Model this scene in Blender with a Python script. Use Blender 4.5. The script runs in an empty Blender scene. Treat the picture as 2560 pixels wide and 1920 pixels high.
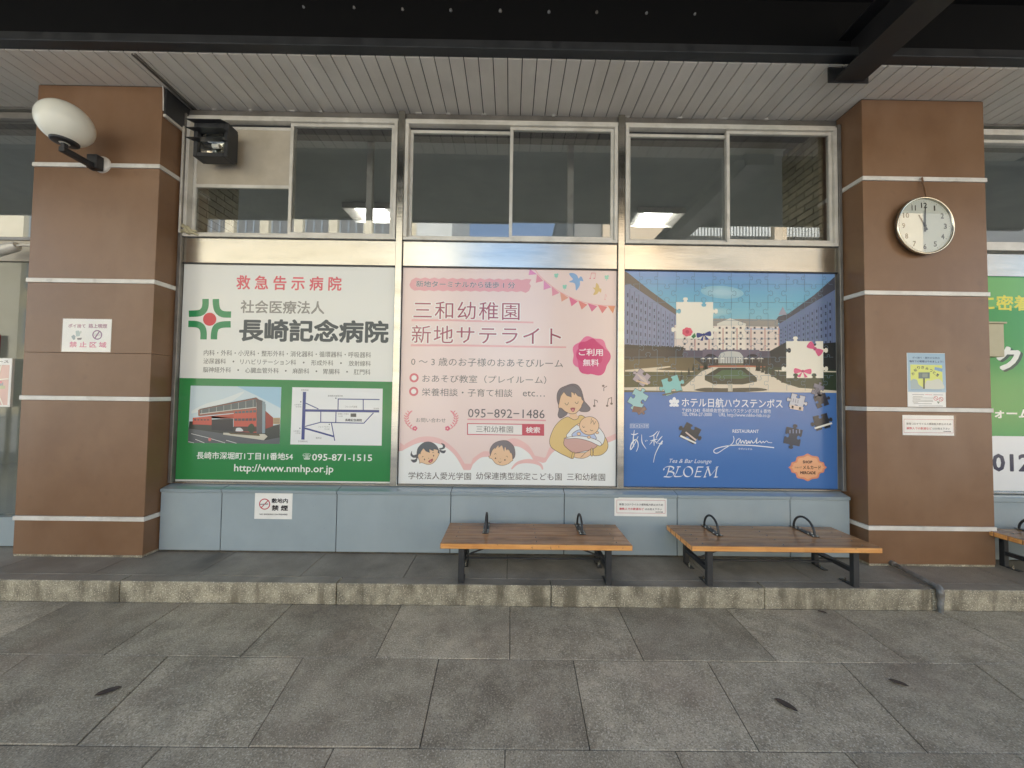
import bpy, math, random
from mathutils import Vector, Matrix
random.seed(7)
S = bpy.context.scene
COL = S.collection
R = math.radians
PI = math.pi

# ------------------------------------------------------------------ camera, sky, sun, exposure
cam_d = bpy.data.cameras.new('camera')
cam_d.sensor_width = 36; cam_d.lens = 915 / 2560 * 36
cam_d.clip_start = 0.02; cam_d.clip_end = 2000
cam = bpy.data.objects.new('camera', cam_d); COL.objects.link(cam)
p_, r_, y_ = R(1.7968), R(0.7769), R(-0.2984)
fwd = Vector((-math.sin(y_) * math.cos(p_), math.cos(y_) * math.cos(p_), math.sin(p_)))
rt = Vector((math.cos(y_), math.sin(y_), 0)); up = rt.cross(fwd)
r2 = rt * math.cos(r_) + up * math.sin(r_); u2 = up * math.cos(r_) - rt * math.sin(r_)
m = Matrix((r2, u2, -fwd)).transposed().to_4x4(); m.translation = Vector((0, 0, 1.5))
cam.matrix_world = m
S.camera = cam
SUN_EL, SUN_AZ = 46, 18          # azimuth measured from +Y (behind the station) towards +X
W = bpy.data.worlds.new('World'); S.world = W; W.use_nodes = True
nt = W.node_tree; nt.nodes.clear()
sky = nt.nodes.new('ShaderNodeTexSky'); sky.sky_type = 'NISHITA'; sky.sun_disc = False
sky.sun_elevation = R(SUN_EL); sky.sun_rotation = R(SUN_AZ)
bg = nt.nodes.new('ShaderNodeBackground'); bg.inputs[1].default_value = 0.15
wo = nt.nodes.new('ShaderNodeOutputWorld')
nt.links.new(sky.outputs[0], bg.inputs[0]); nt.links.new(bg.outputs[0], wo.inputs[0])
sd = bpy.data.lights.new('sun', 'SUN'); sd.energy = 3.8; sd.angle = R(0.5); sd.color = (1, .96, .89)
sun = bpy.data.objects.new('sun', sd); COL.objects.link(sun)
dirv = Vector((math.sin(R(SUN_AZ)) * math.cos(R(SUN_EL)), math.cos(R(SUN_AZ)) * math.cos(R(SUN_EL)), math.sin(R(SUN_EL))))
sun.rotation_euler = dirv.to_track_quat('Z', 'Y').to_euler()
sun.location = dirv * 40
S.view_settings.view_transform = 'Standard'; S.view_settings.look = 'None'
S.view_settings.gamma = 1; S.view_settings.use_curve_mapping = False
S.view_settings.exposure = 1.76
S.render.engine = 'CYCLES'
S.cycles.max_bounces = 8; S.cycles.diffuse_bounces = 5; S.cycles.glossy_bounces = 4
S.cycles.transparent_max_bounces = 12; S.cycles.sample_clamp_indirect = 8
S.cycles.caustics_reflective = False; S.cycles.caustics_refractive = False

# ------------------------------------------------------------------ materials
def lin(c):
    c = c / 255
    return c / 12.92 if c <= .04045 else ((c + .055) / 1.055) ** 2.4
def RGB(r, g, b): return (lin(r), lin(g), lin(b), 1)
def newmat(name):
    M = bpy.data.materials.new(name); M.use_nodes = True
    return M, M.node_tree.nodes, M.node_tree.links, M.node_tree.nodes['Principled BSDF']
def plain(name, col, rough=.5, metal=0., spec=.5, coat=0.):
    M, N, L, B = newmat(name)
    B.inputs['Base Color'].default_value = col; B.inputs['Roughness'].default_value = rough
    B.inputs['Metallic'].default_value = metal; B.inputs['Specular IOR Level'].default_value = spec
    if coat: B.inputs['Coat Weight'].default_value = coat; B.inputs['Coat Roughness'].default_value = .08
    return M
def textured(name, c1, c2, scale=8, detail=6, rough=(.4, .6), bump=.1, bscale=None, stretch=(1, 1, 1),
             speck=None, metal=0, per_object=0., coat=0., lo=.35, hi=.65, bdist=.004, stain=None):
    """two-tone noise colour, noise roughness, noise bump, optional specks, stains and per-object tone."""
    M, N, L, B = newmat(name)
    tc = N.new('ShaderNodeTexCoord'); geo = N.new('ShaderNodeNewGeometry')
    mp = N.new('ShaderNodeMapping'); mp.inputs['Scale'].default_value = stretch
    L.new(geo.outputs['Position'], mp.inputs[0])
    n1 = N.new('ShaderNodeTexNoise'); n1.inputs['Scale'].default_value = scale; n1.inputs['Detail'].default_value = detail
    n1.inputs['Roughness'].default_value = .62
    L.new(mp.outputs[0], n1.inputs[0])
    cr = N.new('ShaderNodeValToRGB'); cr.color_ramp.elements[0].position = lo; cr.color_ramp.elements[1].position = hi
    cr.color_ramp.elements[0].color = c1; cr.color_ramp.elements[1].color = c2
    L.new(n1.outputs[0], cr.inputs[0]); out = cr.outputs[0]
    def mix(a, b, fac, mode='MIX'):
        x = N.new('ShaderNodeMix'); x.data_type = 'RGBA'; x.blend_type = mode
        L.new(a, x.inputs[6])
        if isinstance(b, tuple): x.inputs[7].default_value = b
        else: L.new(b, x.inputs[7])
        if isinstance(fac, float): x.inputs[0].default_value = fac
        else: L.new(fac, x.inputs[0])
        return x.outputs[2]
    if speck:
        for sc, col, a, b, amt in speck:
            n2 = N.new('ShaderNodeTexNoise'); n2.inputs['Scale'].default_value = sc; n2.inputs['Detail'].default_value = 3
            L.new(geo.outputs['Position'], n2.inputs[0])
            mr = N.new('ShaderNodeMapRange'); mr.inputs[1].default_value = a; mr.inputs[2].default_value = b; mr.inputs[4].default_value = amt
            L.new(n2.outputs[0], mr.inputs[0]); out = mix(out, col, mr.outputs[0])
    if stain:
        sc, st, col, a, b, amt = stain
        m3 = N.new('ShaderNodeMapping'); m3.inputs['Scale'].default_value = st; m3.inputs['Location'].default_value = (3.1, 1.7, .4)
        L.new(geo.outputs['Position'], m3.inputs[0])
        n3 = N.new('ShaderNodeTexNoise'); n3.inputs['Scale'].default_value = sc; n3.inputs['Detail'].default_value = 5
        L.new(m3.outputs[0], n3.inputs[0])
        mr = N.new('ShaderNodeMapRange'); mr.inputs[1].default_value = a; mr.inputs[2].default_value = b; mr.inputs[4].default_value = amt
        L.new(n3.outputs[0], mr.inputs[0]); out = mix(out, col, mr.outputs[0])
    if per_object:
        oi = N.new('ShaderNodeObjectInfo'); mr = N.new('ShaderNodeMapRange')
        mr.inputs[3].default_value = 1 - per_object; mr.inputs[4].default_value = 1 + per_object
        L.new(oi.outputs['Random'], mr.inputs[0])
        cb = N.new('ShaderNodeCombineColor')
        for i in range(3): L.new(mr.outputs[0], cb.inputs[i])
        out = mix(out, cb.outputs[0], 1.0, 'MULTIPLY')
    L.new(out, B.inputs['Base Color'])
    mr = N.new('ShaderNodeMapRange'); mr.inputs[3].default_value = rough[0]; mr.inputs[4].default_value = rough[1]
    mr.inputs[1].default_value = .3; mr.inputs[2].default_value = .7
    L.new(n1.outputs[0], mr.inputs[0]); L.new(mr.outputs[0], B.inputs['Roughness'])
    B.inputs['Metallic'].default_value = metal
    if coat: B.inputs['Coat Weight'].default_value = coat; B.inputs['Coat Roughness'].default_value = .06
    if bump:
        nb = N.new('ShaderNodeTexNoise'); nb.inputs['Scale'].default_value = bscale or scale * 4; nb.inputs['Detail'].default_value = 4
        L.new(mp.outputs[0], nb.inputs[0])
        bp = N.new('ShaderNodeBump'); bp.inputs['Strength'].default_value = bump; bp.inputs['Distance'].default_value = bdist
        L.new(nb.outputs[0], bp.inputs['Height']); L.new(bp.outputs[0], B.inputs['Normal'])
    return M
_pm = {}
def ink(c):
    """printed colour under clear film"""
    c = tuple(c)
    if c not in _pm:
        _pm[c] = plain('print', RGB(*c), .16, spec=.6)
    return _pm[c]

M_slab = textured('granite_paving', RGB(144, 134, 114), RGB(190, 179, 155), 4.5, 9, (.55, .8), .45, 120, per_object=.15,
                  speck=[(150, RGB(96, 89, 76), .5, .62, .55), (120, RGB(226, 217, 195), .54, .66, .6), (16, RGB(204, 192, 166), .56, .74, .5), (1.6, RGB(156, 136, 118), .5, .7, .3)],
                  stain=(1.1, (1, 1, 1), RGB(100, 94, 86), .5, .72, .55))
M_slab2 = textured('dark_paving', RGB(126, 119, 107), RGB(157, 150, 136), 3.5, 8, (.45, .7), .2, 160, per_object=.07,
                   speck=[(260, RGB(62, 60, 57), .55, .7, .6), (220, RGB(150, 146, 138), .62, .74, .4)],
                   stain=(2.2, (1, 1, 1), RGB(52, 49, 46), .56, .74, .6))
M_kerb = textured('weathered_kerb', RGB(124, 118, 102), RGB(178, 170, 148), 9, 9, (.7, .9), .5, 120, per_object=.09,
                  speck=[(110, RGB(226, 218, 196), .55, .66, .75), (95, RGB(74, 66, 52), .56, .7, .6)],
                  stain=(9, (1, 1, .22), RGB(92, 85, 70), .5, .66, .75))
M_joint = textured('joint_dirt', RGB(58, 54, 46), RGB(96, 90, 78), 12, 4, (.9, 1), .2)
M_asphalt = textured('pale_concrete', (.27, .27, .265, 1), (.35, .35, .34, 1), 1, 8, (.8, .95), .3, 60)
M_brown = textured('brown_enamel', RGB(119, 88, 63), RGB(131, 100, 74), 1.6, 6, (.3, .42), .05, 60,
                   stain=(2.2, (1, 1, .35), RGB(152, 126, 104), .5, .8, .45), speck=[(9, RGB(104, 78, 60), .66, .8, .35)])
M_trim = textured('white_trim', RGB(206, 202, 194), RGB(226, 223, 216), 6, 4, (.35, .5), .05, stain=(9, (1, 1, 1), RGB(160, 152, 138), .6, .8, .5))
M_blue = textured('blue_grey_enamel', RGB(150, 163, 169), RGB(160, 173, 179), 1.2, 5, (.06, .10), 0, 40,
                  stain=(2.4, (1, 1, .12), RGB(176, 186, 190), .5, .8, .35), speck=[(70, RGB(104, 112, 114), .71, .78, .6)])
M_coping = plain('polished_coping', RGB(146, 160, 166), .05, spec=1., coat=1.)
M_alu = textured('aluminium', RGB(200, 196, 186), RGB(220, 216, 207), 5, 5, (.32, .45), .03, metal=.15, stain=(6, (1, 1, 1), RGB(150, 145, 132), .56, .8, .5))
M_aludk = textured('grey_aluminium', RGB(120, 116, 110), RGB(140, 136, 130), 5, 4, (.35, .5), .03, metal=.5)
M_steel = textured('brushed_steel', RGB(182, 178, 168), RGB(200, 196, 187), 3, 6, (.16, .27), .2, 30, stretch=(.35, .35, 2.2), metal=1, bdist=.002,
                   stain=(3, (.6, 1, 3), RGB(160, 155, 142), .5, .8, .6))
M_soffit = textured('soffit_paint', RGB(212, 206, 196), RGB(224, 218, 208), 2.5, 6, (.5, .7), .08, 50, per_object=.035,
                    stain=(3, (1, .5, 1), RGB(186, 178, 164), .56, .8, .5))
M_black = textured('black_steel', (.012, .012, .013, 1), (.024, .023, .024, 1), 5, 5, (.35, .6), .1)
M_soot = plain('matt_black_paint', (.004, .004, .0042, 1), .85, spec=.2)
M_charcoal = textured('charcoal_metal', (.022, .023, .025, 1), (.035, .036, .038, 1), 8, 4, (.35, .55), .08)
M_dark = plain('dark_void', (.01, .01, .01, 1), .9)
M_wood = textured('varnished_wood', RGB(140, 104, 73), RGB(176, 136, 98), 6, 8, (.12, .26), .12, 30, stretch=(.35, 5, 5), per_object=.08,
                  stain=(4, (.6, 2, 1), RGB(92, 66, 48), .52, .72, .6), speck=[(14, RGB(70, 44, 28), .68, .78, .7)])
M_woodedge = textured('bare_wood_edge', RGB(206, 142, 78), RGB(232, 172, 104), 7, 8, (.3, .5), .12, 30, stretch=(.5, 5, 5),
                      speck=[(38, RGB(88, 50, 26), .66, .74, .85)], stain=(6, (1, 1, 1), RGB(170, 110, 60), .55, .75, .5))
M_globe = plain('opal_glass', RGB(240, 239, 226), .2, spec=.35)
M_chrome = plain('chrome_rim', RGB(220, 214, 196), .16, metal=1)
M_pipe = textured('galvanised_pipe', RGB(112, 112, 110), RGB(150, 150, 148), 12, 6, (.4, .6), .3, metal=.35, stain=(14, (1, 1, 1), RGB(96, 84, 70), .5, .7, .7))
M_brick = textured('tan_brick', RGB(150, 142, 118), RGB(176, 168, 142), 9, 5, (.6, .8), .3, per_object=.14)
M_intceil = textured('interior_ceiling', RGB(198, 202, 202), RGB(208, 211, 211), 3, 4, (.7, .9), .1)
M_cream = textured('cream_render', RGB(214, 202, 172), RGB(228, 217, 190), 1.2, 5, (.8, .95), .1)
M_white = textured('white_render', RGB(206, 206, 198), RGB(222, 222, 214), .6, 5, (.8, .95), .1)
M_tan = textured('tan_cladding', RGB(210, 186, 152), RGB(222, 200, 168), .8, 5, (.5, .7), .1)
M_grey = textured('grey_render', RGB(120, 118, 114), RGB(140, 138, 132), .8, 5, (.7, .9), .1)
M_glassdk = plain('street_glass', (.16, .16, .155, 1), .5)
M_bluefr = plain('pale_blue_frame', RGB(150, 160, 168), .5)
M_infill = textured('infill_board', RGB(176, 166, 148), RGB(192, 183, 166), 3, 5, (.5, .7), .05, stain=(3, (1, 1, 1), RGB(150, 140, 124), .55, .8, .5))
M_beige = textured('beige_paint', RGB(176, 168, 138), RGB(188, 181, 152), 4, 4, (.5, .6), .05)
M_leaf = plain('dead_leaf', RGB(74, 64, 56), .8)
M_clockface = plain('clock_face', RGB(214, 216, 206), .35)
M_paper = textured('notice_paper', RGB(234, 233, 228), RGB(240, 239, 235), 9, 3, (.35, .45), .06, 20)
def glass(name, tint, refl, base=.1):
    M = bpy.data.materials.new(name); M.use_nodes = True
    N = M.node_tree.nodes; L = M.node_tree.links; N.clear()
    o = N.new('ShaderNodeOutputMaterial'); t = N.new('ShaderNodeBsdfTransparent'); t.inputs[0].default_value = tint
    g = N.new('ShaderNodeBsdfGlossy'); g.inputs['Roughness'].default_value = refl; g.inputs[0].default_value = (1, 1, 1, 1)
    f = N.new('ShaderNodeLayerWeight'); pw = N.new('ShaderNodeMath'); pw.operation = 'POWER'; pw.inputs[1].default_value = 5
    L.new(f.outputs['Facing'], pw.inputs[0])
    mth = N.new('ShaderNodeMath'); mth.operation = 'MULTIPLY_ADD'; mth.inputs[1].default_value = .85; mth.inputs[2].default_value = base
    x = N.new('ShaderNodeMixShader')
    L.new(pw.outputs[0], mth.inputs[0]); L.new(mth.outputs[0], x.inputs[0]); L.new(t.outputs[0], x.inputs[1]); L.new(g.outputs[0], x.inputs[2]); L.new(x.outputs[0], o.inputs[0])
    return M
M_glass = glass('window_glass', (.86, .87, .87, 1), .004, .12)
M_glass_clear = glass('clear_glass', (.80, .82, .82, 1), .004, .035)
M_clockglass = glass('clock_glass', (.97, .98, .97, 1), .01, .11)
M_film = glass('plastic_sleeve', (.99, .99, .99, 1), .08, .02)
M_lampdiff, N, L, B = newmat('fluorescent_diffuser')
B.inputs['Emission Color'].default_value = (1, .99, .93, 1); B.inputs['Emission Strength'].default_value = 9
M_reflector = plain('flood_reflector', RGB(210, 210, 200), .18, metal=1)

# ------------------------------------------------------------------ geometry helpers
WO = {}
def tag(o, label=None, cat=None, group=None, kind=None):
    if label: o['label'] = label
    if cat: o['category'] = cat
    if group: o['group'] = group
    if kind: o['kind'] = kind
    return o
def empty(name, loc, label=None, cat=None, group=None, kind=None):
    o = bpy.data.objects.new(name, None); COL.objects.link(o); o.location = loc; o.empty_display_size = .1
    WO[o.name] = Vector(loc)
    return tag(o, label, cat, group, kind)
class MB:
    def __init__(s): s.v = []; s.f = []; s.mi = []; s.mats = []; s.sm = []
    def mat(s, M):
        if M not in s.mats: s.mats.append(M)
        return s.mats.index(M)
    def add(s, vs, fs, M=None, smooth=False):
        o = len(s.v); s.v += [tuple(v) for v in vs]
        k = s.mat(M) if M else 0
        for f in fs: s.f.append(tuple(o + i for i in f)); s.mi.append(k); s.sm.append(smooth)
        return s
    def box(s, x0, x1, y0, y1, z0, z1, b=0, M=None):
        if b <= 0:
            vs = [(x, y, z) for x in (x0, x1) for y in (y0, y1) for z in (z0, z1)]
            return s.add(vs, [(0, 1, 3, 2), (4, 6, 7, 5), (0, 4, 5, 1), (2, 3, 7, 6), (0, 2, 6, 4), (1, 5, 7, 3)], M)
        X = (x0, x1); Y = (y0, y1); Z = (z0, z1); vs = []; idx = {}
        for i in (0, 1):
            for j in (0, 1):
                for k in (0, 1):
                    sx, sy, sz = (b if i == 0 else -b), (b if j == 0 else -b), (b if k == 0 else -b)
                    x, y, z = X[i], Y[j], Z[k]
                    for ax, v in enumerate(((x, y + sy, z + sz), (x + sx, y, z + sz), (x + sx, y + sy, z))):
                        idx[i, j, k, ax] = len(vs); vs.append(v)
        fs = []
        for i in (0, 1):
            fs.append([idx[i, j, k, 0] for j, k in ((0, 0), (0, 1), (1, 1), (1, 0))])
            fs.append([idx[j, i, k, 1] for j, k in ((0, 0), (1, 0), (1, 1), (0, 1))])
            fs.append([idx[j, k, i, 2] for j, k in ((0, 0), (0, 1), (1, 1), (1, 0))])
        for a in (0, 1):
            for c in (0, 1):
                fs.append([idx[a, c, 0, 0], idx[a, c, 1, 0], idx[a, c, 1, 1], idx[a, c, 0, 1]])
                fs.append([idx[a, 0, c, 0], idx[a, 1, c, 0], idx[a, 1, c, 2], idx[a, 0, c, 2]])
                fs.append([idx[0, a, c, 1], idx[1, a, c, 1], idx[1, a, c, 2], idx[0, a, c, 2]])
        for i in (0, 1):
            for j in (0, 1):
                for k in (0, 1): fs.append([idx[i, j, k, 0], idx[i, j, k, 1], idx[i, j, k, 2]])
        return s.add(vs, fs, M)
    def tube(s, pts, r, n=10, M=None, caps=True, closed=False):
        pts = [Vector(p) for p in pts]; rs = r if isinstance(r, (list, tuple)) else [r] * len(pts)
        vs = []; fs = []; prev = None; m_ = len(pts)
        for i, p in enumerate(pts):
            if closed: d = pts[(i + 1) % m_] - pts[i - 1]
            else: d = pts[min(i + 1, m_ - 1)] - pts[max(i - 1, 0)]
            d.normalize()
            if prev is None: a = d.orthogonal().normalized()
            else: a = (prev - d * prev.dot(d)).normalized()
            prev = a; b = d.cross(a)
            for k in range(n):
                t = 2 * PI * k / n; vs.append(p + (a * math.cos(t) + b * math.sin(t)) * rs[i])
        for i in range(m_ if closed else m_ - 1):
            j = (i + 1) % m_
            for k in range(n): fs.append((i * n + k, i * n + (k + 1) % n, j * n + (k + 1) % n, j * n + k))
        s.add(vs, fs, M, True)
        if caps and not closed:
            s.add(vs[:n], [tuple(range(n))], M); s.add(vs[-n:], [tuple(range(n))], M)
        return s
    def lathe(s, prof, c, axis='Z', n=32, M=None, smooth=True):
        """prof: list of (radius, height)"""
        c = Vector(c); vs = []; fs = []
        for r, h in prof:
            for k in range(n):
                t = 2 * PI * k / n; a, b = r * math.cos(t), r * math.sin(t)
                vs.append(c + (Vector((a, b, h)) if axis == 'Z' else Vector((a, h, b)) if axis == 'Y' else Vector((h, a, b))))
        for i in range(len(prof) - 1):
            for k in range(n): fs.append((i * n + k, i * n + (k + 1) % n, (i + 1) * n + (k + 1) % n, (i + 1) * n + k))
        return s.add(vs, fs, M, smooth)
    def build(s, name, M=None, parent=None, label=None, kind=None, world=True):
        c = Vector((0, 0, 0))
        for v in s.v: c += Vector(v)
        c /= max(1, len(s.v))
        me = bpy.data.meshes.new(name)
        me.from_pydata([tuple(Vector(v) - c) for v in s.v], [], s.f)
        for mm in (s.mats or [M]): me.materials.append(mm)
        if len(s.mats) > 1: me.polygons.foreach_set('material_index', s.mi)
        me.polygons.foreach_set('use_smooth', s.sm)
        me.update()
        o = bpy.data.objects.new(name, me); COL.objects.link(o)
        o.location = c - (WO[parent.name] if parent else Vector((0, 0, 0)))
        WO[o.name] = c
        if parent: o.parent = parent
        return tag(o, label, kind=kind)
def part(name, parent, M, *box, b=.0, label=None):
    return MB().box(*box, b=b).build(name, M, parent, label)
def copy_thing(src, loc, **kw):
    def rec(o, par):
        c = o.copy(); COL.objects.link(c)
        if par: c.parent = par
        WO[c.name] = WO.get(o.name, Vector((0, 0, 0)))
        for ch in list(o.children): rec(ch, c)
        return c
    kids = list(src.children); r = src.copy(); COL.objects.link(r); r.location = loc
    for ch in kids: rec(ch, r)
    WO[r.name] = Vector(loc)
    tag(r, **kw); return r

# ------------------------------------------------------------------ flat print
FS = 3.25 / 3.354
AFF = {
    'A': ((-3.23267, 0.00131785, 0.00004318), (2.73754, 0.00001828, -0.00132363), FS),
    'A2': ((-2.97391, 0.00085386, 0.00002789), (1.60065, 0.00001131, -0.00085465), FS),
    'B': ((-1.09883, 0.00132684, 0.00001844), (2.77086, 0.00001841, -0.00132851), FS),
    'B2': ((0.31145, 0.00048595, 0.00000358), (1.68217, 0.00000640, -0.00048419), FS),
    'B3': ((-0.99612, 0.00052668, 0.00000925), (1.11722, 0.00000668, -0.00052423), FS),
    'B4': ((0.15214, 0.00040154, 0.00000326), (2.68195, 0.00000604, -0.00040427), FS),
    'C': ((0.94007, 0.00133629, -0.00000711), (2.80296, 0.00001854, -0.00133370), FS),
    'D': ((3.25547, 0.00046487, -0.00001034), (1.93999, 0.00000631, -0.00046193), 1),
    'E': ((0.85074, 0.00024791, 0.00000063), (0.68559, 0.00000294, -0.00024502), 1),
    'G': ((-3.74885, 0.00023746, 0.00001190), (2.13945, 0.00000344, -0.00023999), 1),
    'H': ((-3.03187, 0.00113127, 0.00003538), (0.80690, 0.00001279, -0.00111988), 1),
    'I': ((2.99140, 0.00112349, -0.00002493), (2.98737, 0.00001620, -0.00112164), FS),
}
def cr(pts, n=6, closed=False):
    """smooth curve through points"""
    P = [Vector(p) for p in pts]; m_ = len(P); out = []
    for i in range(m_ if closed else m_ - 1):
        g = (lambda k: P[k % m_]) if closed else (lambda k: P[max(0, min(m_ - 1, k))])
        a, b, c, d = g(i - 1), g(i), g(i + 1), g(i + 2)
        for k in range(n):
            t = k / n
            out.append(.5 * ((2 * b) + (c - a) * t + (2 * a - 5 * b + 4 * c - d) * t * t + (3 * b - a - 3 * c + d) * t ** 3))
    if not closed: out.append(P[-1])
    return [(v.x, v.y) for v in out]
def ell(cx, cy, rx, ry=None, rot=0, n=28, a0=0, a1=360):
    ry = rx if ry is None else ry; o = []; full = abs(a1 - a0) >= 360
    for k in range(n if full else n + 1):
        t = R(a0 + (a1 - a0) * k / n); x, y = rx * math.cos(t), ry * math.sin(t)
        o.append((cx + x * math.cos(R(rot)) - y * math.sin(R(rot)), cy + x * math.sin(R(rot)) + y * math.cos(R(rot))))
    return o
class Print:
    """collects flat printed shapes on a plane y = const; coordinates run through an affine map (u right, v down)."""
    def __init__(s, reg, y):
        s.reg = reg; s.y = y; s.mb = MB(); s.lines = []; s.step = .00035
    def m(s, p):
        a, b, k = AFF[s.reg]; x = a[0] + a[1] * p[0] + a[2] * p[1]; z = b[0] + b[1] * p[0] + b[2] * p[1]
        return x * k, 1.5 + (z - 1.5) * k
    def poly(s, pts, c, L=1):
        y = s.y - L * s.step
        vs = [(q[0], y, q[1]) for q in map(s.m, pts)]
        s.mb.add(vs, [tuple(range(len(vs)))], ink(c)); return s
    def rect(s, u0, v0, u1, v1, c, L=1): return s.poly([(u0, v0), (u1, v0), (u1, v1), (u0, v1)], c, L)
    def stroke(s, pts, w, c, L=2, closed=False, taper=None, nib=None):
        P = [Vector(p) for p in pts]; n = len(P); y = s.y - L * s.step; vs = []
        for i in range(n):
            if closed: d0 = (P[i] - P[i - 1]); d1 = (P[(i + 1) % n] - P[i])
            else: d0 = P[i] - P[i - 1] if i else P[1] - P[0]; d1 = P[i + 1] - P[i] if i < n - 1 else d0
            if d0.length < 1e-6: d0 = d1
            if d1.length < 1e-6: d1 = d0
            d0 = d0.normalized(); d1 = d1.normalized()
            if nib is not None: nn = Vector(nib)
            else:
                t = (d0 + d1)
                t = t.normalized() if t.length > 1e-3 else d0
                nn = Vector((-t.y, t.x)); cs = max(.45, nn.dot(Vector((-d0.y, d0.x)))); nn = nn / cs
                ww = w if taper is None else w * (taper[0] + (taper[1] - taper[0]) * i / (n - 1)) if len(taper) == 2 else w * (taper[0] * (1 - 2 * i / (n - 1)) + taper[1] * 2 * i / (n - 1) if i < (n - 1) / 2 else taper[1] * (2 - 2 * i / (n - 1)) + taper[2] * (2 * i / (n - 1) - 1))
                nn = nn * ww / 2
            for q in (P[i] + nn, P[i] - nn):
                X = s.m(q); vs.append((X[0], y, X[1]))
        fs = [(2 * i, 2 * i + 1, (2 * i + 3) % (2 * n), (2 * i + 2) % (2 * n)) for i in range(n if closed else n - 1)]
        s.mb.add(vs, fs, ink(c)); return s
    def text(s, body, u0, v0, u1, v1, h, c, L=3, bold=0., halo=None, shear=0., rot=0., spacing=1.):
        """one line of lettering fitted between the left and right centre points, glyph height h (same units)."""
        passes = ([(halo[0], halo[1], L - 1)] if halo else []) + [(c, bold, L)]
        (xa, za), (xb, zb) = s.m((u0, v0)), s.m((u1, v1)); cu, cv = (xa + xb) / 2, (za + zb) / 2
        Wd = xb - xa; H = abs(s.m((u0, v0 - h / 2))[1] - s.m((u0, v0 + h / 2))[1])
        cu_ = bpy.data.curves.new('t', 'FONT'); cu_.body = body; cu_.size = 1; cu_.resolution_u = 2
        cu_.space_character = spacing; cu_.shear = shear
        ob = bpy.data.objects.new('t', cu_); COL.objects.link(ob)
        me = bpy.data.meshes.new_from_object(ob.evaluated_get(bpy.context.evaluated_depsgraph_get()))
        xs = [v.co.x for v in me.vertices]; ys = [v.co.y for v in me.vertices]; mb = MB(); tris = [tuple(p.vertices) for p in me.polygons]
        for col, off, LL in passes:
            off = max(0, off); bb = max(0, bold)
            x0, x1, y0, y1 = min(xs) - bb, max(xs) + bb, min(ys) - bb, max(ys) + bb
            sx = Wd / (x1 - x0); sz = H / (y1 - y0) if y1 - y0 > .12 else sx
            dirs = [(0, 0)] if off < .004 else [(off * math.cos(PI * k / 4 + .39), off * math.sin(PI * k / 4 + .39)) for k in range(8)]
            for q, (dx, dy) in enumerate(dirs):
                y = s.y - LL * s.step - q * .00002; vs = []
                for v in me.vertices:
                    a = (v.co.x + dx - (x0 + x1) / 2) * sx; b = (v.co.y + dy - (y0 + y1) / 2) * sz
                    vs.append((cu + a * math.cos(rot) - b * math.sin(rot), y, cv + a * math.sin(rot) + b * math.cos(rot)))
                mb.add(vs, tris, ink(col))
        s.lines.append(mb)
        bpy.data.objects.remove(ob); bpy.data.curves.remove(cu_); bpy.data.meshes.remove(me)
        return s
    def build(s, name, parent, label=None, tname='lettering'):
        o = s.mb.build(name, None, parent, label) if s.mb.v else None
        for mb in s.lines: mb.build(tname, None, parent)
        return o

# ================================================================== THE SETTING
# ground sheet reaching the horizon
g = MB().add([(-900, -900, -.02), (900, -900, -.02), (900, 900, -.02), (-900, 900, -.02)], [(0, 1, 2, 3)]).build('ground', M_asphalt); tag(g, kind='structure')
# pavement of granite slabs
pav = empty('pavement', (0, 1, 0), kind='structure')
MB().box(-9, 9, -1.55, 2.662, -.016, -.006).build('joint_bed', M_joint, pav)
def sc_at(y): return .772 if y >= 2.2 else .772 - (.772 - .724) * min(1, (2.2 - y) / .6)
rows = [2.659, 2.133, 1.603, 1.075, .55, .02, -.51, -1.04, -1.55]
def slab(mb, q, z0, z1, b):
    """bevelled slab on a quad footprint q = 4 (x, y)"""
    c = Vector((sum(p[0] for p in q) / 4, sum(p[1] for p in q) / 4)); ins = []
    for p in q:
        d = Vector(p) - c; ins.append((p[0] - math.copysign(b, d.x), p[1] - math.copysign(b, d.y)))
    vs = [(p[0], p[1], z0) for p in q] + [(p[0], p[1], z1 - b) for p in q] + [(p[0], p[1], z1) for p in ins]
    fs = [(0, 1, 2, 3), (8, 9, 10, 11)]
    for i in range(4):
        j = (i + 1) % 4; fs += [(i, j, j + 4, i + 4), (i + 4, j + 4, j + 8, i + 8)]
    mb.add(vs, fs)
for r in range(len(rows) - 1):
    ya, yb = rows[r], rows[r + 1]; off = .02 if r % 2 == 0 else .5 * .772 + .02
    off = {0: .02, 1: .385, 2: 0.0}.get(r, off); sa, sb = sc_at(ya), sc_at(yb)
    for k in range(-8, 8):
        g0 = .0022
        xs = [sa * (k + off / .772) , sa * (k + 1 + off / .772), sb * (k + 1 + off / .772), sb * (k + off / .772)]
        mb = MB(); dz = random.uniform(-.003, .0012)
        slab(mb, [(xs[0] + g0, ya - g0), (xs[1] - g0, ya - g0), (xs[2] - g0, yb + g0), (xs[3] + g0, yb + g0)], -.012, dz, .003)
        mb.build('paving_slab', M_slab, pav)
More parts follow.
